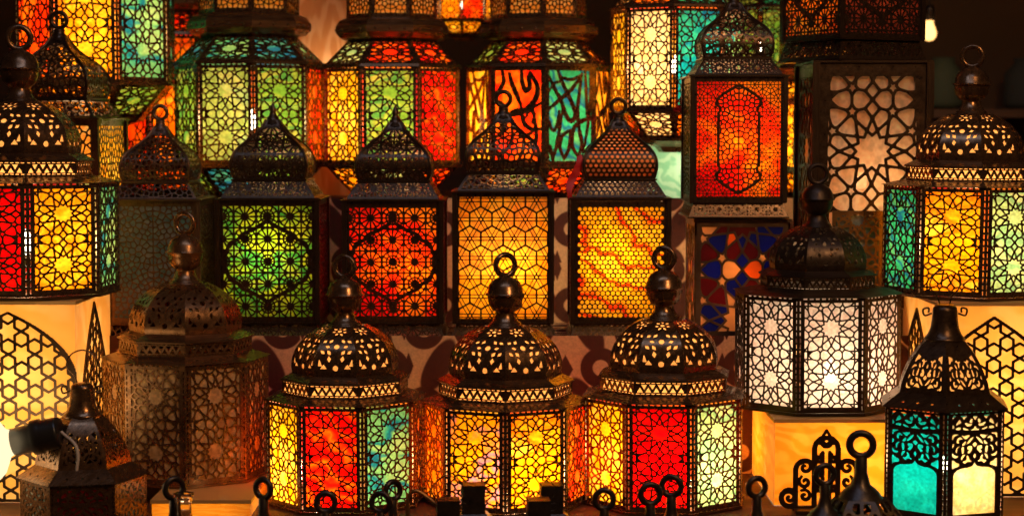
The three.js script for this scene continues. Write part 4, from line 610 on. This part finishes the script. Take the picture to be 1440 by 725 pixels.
// hand-shaped cut metal stand
{
  const cap = (x, y, cx, w, y0, y1) => { const ax = Math.abs(x - cx); return y > y1 ? Math.hypot(ax, y - y1) - w : Math.max(ax - w, y0 - y); };
  const H = (x, y) => Math.min(cap(x, y, 0, .024, -.02, .086), cap(x, y, -.036, .020, -.02, .05), cap(x, y, .036, .020, -.02, .05), Math.hypot((Math.abs(x) - .062) * 1, y - .002) - .018);
  const sc = strokeField(both([[.006, ...spiral(.0, .096, .012, 0, 1, 1)], [.005, ...spiral(.013, .07, .008, 2, 1.1, 1)], [.005, ...spiral(.013, .045, .008, 2, 1.1, -1)], [.005, ...spiral(.013, .02, .008, 2, 1.1, 1)], [.005, ...spiral(.036, .055, .012, 1, 1.1, 1)], [.005, ...spiral(.036, .03, .011, 1, 1.1, -1)], [.005, ...spiral(.036, .006, .011, 1, 1.1, 1)], [.005, [.006, 0], [.006, .08]], [.005, ...spiral(.062, .003, .01, 1, 1, 1)]]));
  const o = thing('hand_stand', 'black cut metal stand shaped like an open hand before the wood grained box', 'stand', [.535, .0, .10]);
  part('hand_plate', fieldPanel(-.085, -.02, .085, .12, 150, 124, (x, y) => { const h = Math.min(H(x, y), Math.max(Math.abs(x) * 1.6 + y - .122, .1 - y)); if (h > 0) return -h; return Math.max(h + .0085, -sc(x, y) + .0008); }, .003), M.black, o, [0, .021, 0]); part('foot', box(.11, .006, .05, 0, .003, 0), M.black, o);
}
// small lanterns on the lower counter: only their ringed tops rise into view
const topGeo = { stem: lathe([[.03, 0], [.022, .012], [.012, .02], [.008, .035], [.0075, .055], [0, .056]], 20), dome: memo('smallDome', () => { const p = profileOf([[.055, 0], [.054, .03], [.04, .055], [.028, .07]]); const d = segField(voronoi(mirrorPoints([-.06, 0, .06, .1], 60, 3, .011), [-.06, 0, .06, .1]).flatMap(polySegs), .02); return gore(p, 6, 50, 50, (x, s, hw) => Math.max(.0022 - d(x, s), .004 - (hw - Math.abs(x)), .006 - s, s - .075), .0015); }) };
function ringTop(label, x, y, z, yaw, s = 1, group = 'ringed tops of the small lanterns on the lower counter') {
  const o = thing('small_lantern', label, 'lantern', [x, -.239, z], R_(yaw), group), h = y + .239;
  const yd = h - .13 * s; part('body', facetLathe([[.001, 0], [.052 * s, 0], [.055 * s, .01], [.055 * s, yd - .012], [.064 * s, yd - .008], [.055 * s, yd], [.001, yd]], 6), M.iron, o);
  for (let k = 0; k < 6; k++) { const m = part('dome_face', topGeo.dome, M.iron, o, [0, yd, 0], k * TAU / 6); m.scale.setScalar(s); }
  const st = part('stem', topGeo.stem, M.iron, o, [0, yd + .066 * s, 0]); st.scale.setScalar(s); part('ring', memo('ringT', () => { const g = new THREE.TorusGeometry(.0145, .0048, 10, 26); g.translate(0, .07, 0); return g; }), M.iron, st);
}
const at = [ // x, y of the ring, z, yaw, size
  [-.527, .084, .36, 35, 1.05, 'before the low amber box'], [-.388, .084, .36, -30, 1.0, 'beside the yellow pane of the red orange lantern'], [-.291, .062, .36, 5, 1.0, 'before the red orange pane'], [-.205, .062, .36, -10, 1.0, 'before the teal pane, lower of two'], [-.190, .069, .30, 40, 1.0, 'before the teal pane, upper of two'],
  [.144, .067, .36, 0, 1.0, 'before the yellow pane beside crimson'], [.216, .075, .36, 8, 1.05, 'before the crimson pane, lower of two'], [.254, .076, .30, -12, 1.05, 'before the crimson pane, upper of two'], [.382, .086, .36, 20, 1.0, 'between the pale green pane and the hand stand'], [.488, .106, .36, 10, 1.0, 'before the hand stand'], [.548, .148, .34, -8, 1.25, 'tallest, between the hand stand and turquoise window']];
for (const [x, y, z, yaw, s, w] of at) ringTop('ringed black top of a small lantern ' + w, x, y, z, yaw, s);
// four dark square chimneys with wire loops
for (const [x, y, z, s, w] of [[-.099, .078, .38, 1, 'lower, beside the lilac pane'], [-.062, .088, .31, 1.05, 'upper, before the lilac pane'], [.041, .078, .38, 1, 'lower, before the bright yellow pane'], [.062, .088, .31, 1, 'upper, beside the bright yellow pane']]) {
  const o = thing('chimney_lantern', 'dark square topped small lantern with wire loop, ' + w, 'lantern', [x, -.239, z], R_(4), 'square topped lanterns on the lower counter'), h = y + .239;
  part('body', facetLathe([[.001, 0], [.034, 0], [.034, h - .07], [.040, h - .066], [.020, h - .045], [.001, h - .045]], 4), M.iron, o); part('chimney', facetLathe([[.001, h - .05], [.0175 * s, h - .05], [.0175 * s, h], [.001, h]], 4), M.iron, o);
  part('wire_loop', tube([[-.014, h - .004, .012], [-.026, h + .016, .012], [-.006, h + .038, .012], [.018, h + .03, .012], [.024, h + .008, .012], [.014, h - .004, .012]], .0011, 36, 6), M.iron, o);
  part('ear', tube([[.018, h - .02, 0], [.026, h - .018, 0], [.026, h - .008, 0], [.018, h - .010, 0]], .0012, 20, 6), M.iron, o);
}
{ // clear glass neck and a bent brass wire
  const g = new THREE.MeshPhysicalMaterial({ color: lin(1, .97, .93), transmission: 1, roughness: .06, thickness: .004, ior: 1.45 });
  single('glass_bottle', lathe([[0, 0], [.04, 0], [.043, .02], [.043, .13], [.02, .17], [.012, .19], [.012, .21], [.016, .216], [.016, .222], [.011, .222], [.009, .19], [.016, .168], [.039, .128], [.039, .004], [0, .004]], 32), g, 'clear glass bottle with a lipped neck before the amber box', 'bottle', [-.509, -.135, .38]);
  single('brass_wire', tube([[0, 0, 0], [.0, .19, 0], [.002, .215, 0], [.012, .222, 0], [.03, .212, 0], [.06, .185, .01], [.075, .15, .01], [.08, 0, .01]], .003, 60, 8), M.brass, 'bent brass wire handle between teal and amber panes', 'wire', [-.163, -.135, .36]);
}
// lamps of the lane
for (const s of shopLamps) {
  const o = thing('lane_lamp', s.label, 'lamp', s.p); o.lookAt(0, .4, -.3);
  part('housing', box(s.w + .04, s.h + .04, .05, 0, 0, -.04), M.iron, o); part('diffuser', box(s.w, s.h, .006, 0, 0, -.01), new THREE.MeshStandardMaterial({ color: 0x111111, emissive: lin(...s.c), emissiveIntensity: s.i * .4 }), o); part('hanger', (() => { const g = lathe([[0, 0], [.006, 0], [.006, .8], [0, .8]], 8); g.translate(0, s.h / 2 + .01, -.04); return g; })(), M.iron, o);
  const l = new THREE.RectAreaLight(lin(...s.c), s.i, s.w, s.h); l.position.set(0, 0, .004); l.rotation.y = Math.PI; o.add(l);
}
renderer.render(scene, camera);
